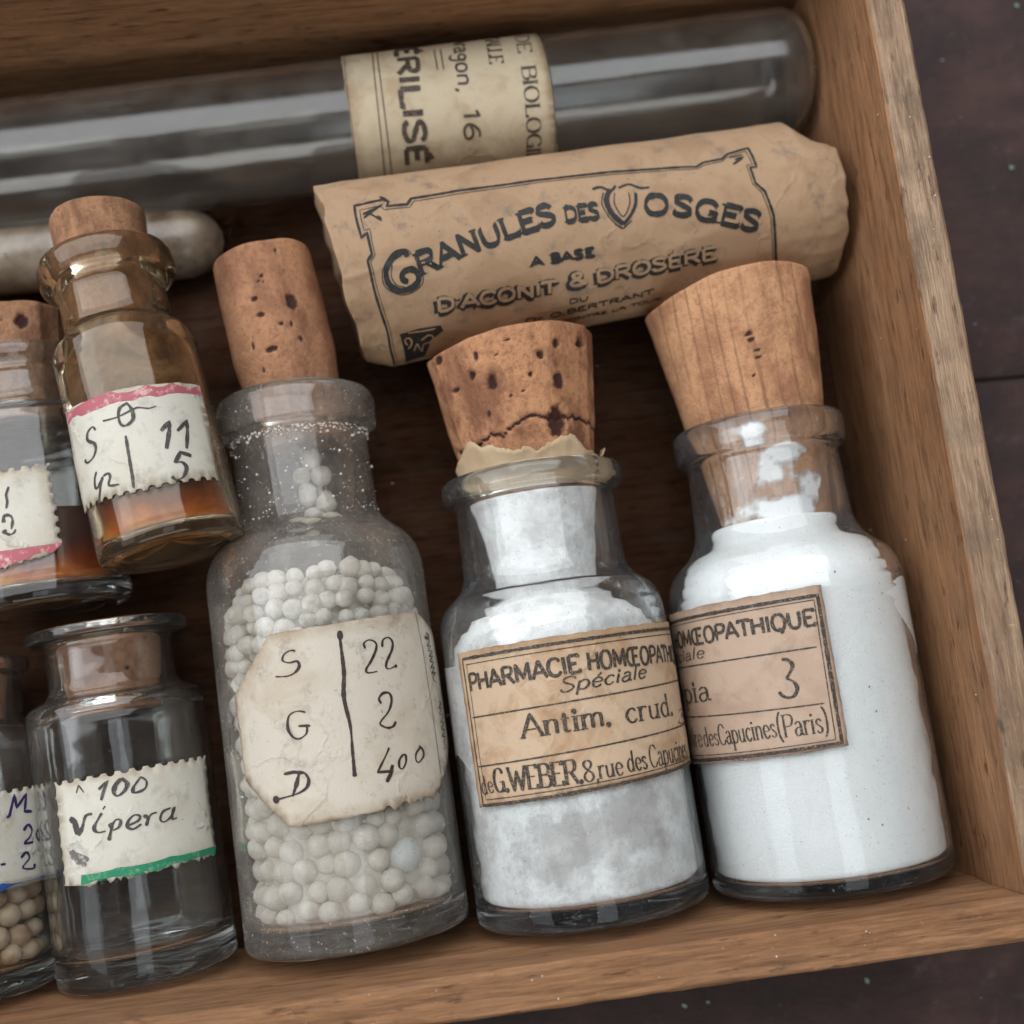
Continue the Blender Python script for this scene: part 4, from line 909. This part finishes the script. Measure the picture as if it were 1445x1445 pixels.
# ---- second red striped bottle, far left
r = thing('medicine_bottle', 'bottle at the left edge with scalloped red striped label and orange syrup behind its foot', 'bottle', GRP, frame('red'))
glass_body(r, 'glass', [(0, .2), (.78, .1), (.9, 0, .08), (1.18, 0, .14), (1.18, 2.5, 0), (1.18, 2.75, .25), (.80, 2.90, .15), (.78, 3.42, .1), (.95, 3.48, .08), (.97, 3.74, .12), (.76, 3.78, .05)],
    [(.69, 3.6, .1), (.68, 3.0, .2), (1.03, 2.65, .25), (1.05, .24, .2), (0, .26)], seed=6)
V, F = lathe(fillet([(0, .28), (1.03, .27, .15), (1.035, 1.3, .1), (0, 1.4)]), 96, .01, 3); mesh('syrup', V, F, M['syrup'], r)
make_label(r, 'red', cyl(1.185), 'pap_white', 'ink_pencil')
make_cork(r, M['cork_d'], [(2.85, .56), (3.7, .63), (4.42, .68)], 3.8, (0, 0), npit=5, seed=61, nt=60, facets=9, pits=[(-.12, 4.15, .07, .08), (.5, 4.12, .05, .05)])
# ---- blue striped bottle, lower left
r = thing('medicine_bottle', 'blue striped bottle of brownish granules, cut by the lower left edge of the photo', 'bottle', GRP, frame('blue'))
glass_body(r, 'glass', [(0, .16), (.8, .08), (.92, 0, .1), (1.18, 0, .15), (1.18, 3.35, .2), (.92, 3.5, .2), (.86, 3.7, .1), (.86, 4.2, .1), (.98, 4.28, .05), (.98, 4.47, .08), (.8, 4.47, .05)],
    [(.76, 4.3, .1), (.74, 3.6, .25), (1.04, 3.25, .25), (1.06, .3, .2), (0, .3)], seed=7)
make_label(r, 'blue', cyl(1.185), 'pap_white', 'ink_violet')
make_cork(r, M['cork_b'], [(3.62, .62), (4.2, .68), (4.36, .70)], 4.3, (0, 0), npit=8, seed=71, nt=40)
PB = [pellet_mesh('granule', .15, 'pellet_brown', k + 5) for k in range(2)]
rnd = random.Random(3); t = .48; row = 0
while t < 1.35:
    a = -.4 + (row % 2) * .16
    while a < 1.7:
        rr = .89; pellet(rnd.choice(PB), (math.sin(a) * rr, -math.cos(a) * rr, t + rnd.uniform(-.03, .03)), r, rnd.uniform(.85, 1.05), rnd); a += .34
    t += .265; row += 1
V, F = lathe(fillet([(0, .33), (.72, .33, .1), (.72, 1.3, .3), (0, 1.5)]), 48, .05, 4)
core = mesh('granule_mass', V, F, M['pellet_brown'], r); core['kind'] = 'stuff'
# ---- sterile glass tube
r = thing('glass_tube', 'long empty clear glass tube wrapped with a cream STÉRILISÉ label', 'glass tube', None, frame('tube'))
L_ = FRAMES['tube']['L']; R_ = 1.0
dome = lambda R, L, k: [(R * math.cos(PI / 2 * i / 14), L + k * math.sin(PI / 2 * i / 14)) for i in range(15)]
outer = [(0, 0), (R_, 0)] + dome(R_, L_, .52); inner = list(reversed([(0, .1), (R_ - .09, .1)] + dome(R_ - .09, L_, .43)))
inner[0] = (0, inner[0][1]); outer[-1] = (0, outer[-1][1])
V, F = lathe(outer, 128, .002, 1); Vi, Fi = lathe(inner, 128, .002, 1); b = len(V)
mesh('tube_glass', V + Vi, F + [tuple(i + b for i in f) for f in Fi], M['glass_tube'], r)
make_label(r, 'tube', cyl(R_ + .004), 'pap_tube', 'ink')
# ---- beige vial behind the small bottles
r = thing('round_ended_vial', 'beige spotted round-ended vial lying between the glass tube and small bottles', 'vial', None, frame('vial'))
L_ = FRAMES['vial']['L']
V, F = lathe([(0, 0), (.5, 0), (.55, .05)] + [(.55, L_ * i / 40) for i in range(1, 38)] + dome(.55, L_ - .1, .62)[:-1] + [(0, L_ + .52)], 72, .03, 6)
mesh('vial_body', V, F, M['vial'], r)
# ---- paper packet
r = thing('paper_packet', 'rolled tan paper packet printed GRANULES DES VOSGES with folded ends', 'paper packet', None, frame('packet'))
PK = FRAMES['packet']; LP = PK['L']; RM = (PK['r0'] + PK['r1']) / 2
def pk(u, t, h=0):
    a = u / RM; f = max(-.1, min(1.1, t / LP)); R = PK['r0'] + (PK['r1'] - PK['r0']) * f
    R *= 1 + .012 * noise.noise(Vector((math.sin(a) * 1.5, math.cos(a) * 1.5, t * .6))) + .004 * noise.noise(Vector((math.sin(a) * 6, math.cos(a) * 6, t * 2.2)))
    e = min(max(t, 0), max(LP - t, 0)); sa = math.sin(a)
    crz = max(0, 1 - e / 1.1)
    R += .020 * crz * (.5 - abs(noise.noise(Vector((sa * 4.2, math.cos(a) * 4.2, t * 2.6)))) * 2) + .006 * crz * (.5 - abs(noise.noise(Vector((sa * 8, math.cos(a) * 8, t * 5)))) * 2)
    R += .014 * (.5 - abs(noise.noise(Vector((sa * 2.2 + 5, math.cos(a) * 2.2, t * .7)))) * 2)
    if t > LP - .50 and sa < -.25: R -= (t - LP + .50) * .80 * min(1, (-.25 - sa) * 2.2)      # folded-in corner
    if t < .5 and sa > .35: R -= (.5 - t) * .5 * (sa - .35)
    if e < .55: R *= 1 - .012 * (1 - e / .55) ** 2 * (1 + .8 * math.sin(a * 5 + (0 if t < 2 else 2)))
    R += .018 * math.exp(-((a - .35 + .05 * math.sin(t * 2)) / .03) ** 2) * (1 if t < 1.4 else 0)
    end = max(0, 1 - t / 1.5) ** 2; t2 = t + end * (.08 + .14 * sa + .06 * noise.noise(Vector((sa * 3, math.cos(a) * 3, 1)))) + max(0, 1 - (LP - t) / 1.0) ** 2 * .05 * noise.noise(Vector((sa * 4, math.cos(a) * 4, 7)))
    return ((R + h) * math.sin(a), -(R + h) * math.cos(a), t2)
V, F = [], []; n, m_ = 240, 260
rows = []
for k in range(m_ + 1):
    t = LP * k / m_; b = len(V)
    for i in range(n): V.append(pk(-PI * RM + 2 * PI * RM * i / n, t))
    rows.append(b)
def ring(t, s_, jag=0):
    b = len(V)
    for i in range(n):
        a = -PI + 2 * PI * i / n; x, y, ze = pk(a * RM, 0 if t < LP / 2 else LP); ze -= 0 if t < LP / 2 else LP
        q = s_ * (1 + .03 * math.sin(a * 7) * (1 - s_) * 3); V.append((x * q, y * q, t + ze * s_ + .05 * math.sin(a * 8) * (1 - s_) + .02 * noise.noise(Vector((x * 4, y * 4, t)))))
    return b
rows = [ring(.16, .05), ring(.12, .45), ring(.03, .8), ring(-.01, .97)] + rows + [ring(LP + .01, .975), ring(LP - .02, .8), ring(LP - .12, .45), ring(LP - .16, .05)]
for a, b in zip(rows, rows[1:]):
    for i in range(n): j = (i + 1) % n; F.append((a + i, a + j, b + j, b + i))
F.append(tuple(reversed([rows[0] + i for i in range(n)]))); F.append(tuple(rows[-1] + i for i in range(n)))
pb = mesh('paper_wrapper', V, F, M['pap_kraft'], r)
top = lambda u, t, h: pk(u, t, .006 + h)
ink = Ink(top); ink.alt = Ink(top)
for it in PRINT['packet']:
    k = it[0]
    # the axis of the roll lies along its length: print coordinates are (around, along)
    if k == 'L': ink.ribbon(dens(it[2], .05), it[1], rough=.1)
    elif k == 'C': ink.ribbon(crom(it[2], .03), it[1], rough=.06)
    elif k == 'F': ink.poly(it[2], 0)
    elif k == 'W': ink.alt.ribbon(crom(it[2], .03), it[1], .007)
    elif k == 'T': draw_text(ink, it[1], it[2], it[3], it[4], it[5], it[6], it[7], it[8])
    elif k == 'P': draw_path(ink, it[1], it[2], it[3], it[4], it[5])
mesh('lettering', ink.V, ink.F, M['ink_blue'], pb, False); mesh('letter_face', ink.alt.V, ink.alt.F, M['pap_kraft'], pb, False)
# ---- lint and crumbs on the wood and the box floor
V, F = [], []; rnd = random.Random(14)
for _ in range(70):
    z_ = rnd.random()
    if z_ < .35: p = (rnd.uniform(-6, 6.4), rnd.uniform(-2.8, 8), .01)
    elif z_ < .55: p = (XR + rnd.uniform(.05, .48), rnd.uniform(-3, 9), HB + .005)
    elif z_ < .75: p = (XR - .012, rnd.uniform(-2, 9), rnd.uniform(.5, 3.6))
    else: p = (rnd.uniform(-5, 6), YB - rnd.uniform(.05, .5), HB + .005)
    crumb(V, F, p, rnd.choice((.006, .009, .013)))
o = mesh('lint_specks', V, F, M['lint'], None, False); o['kind'] = 'stuff'
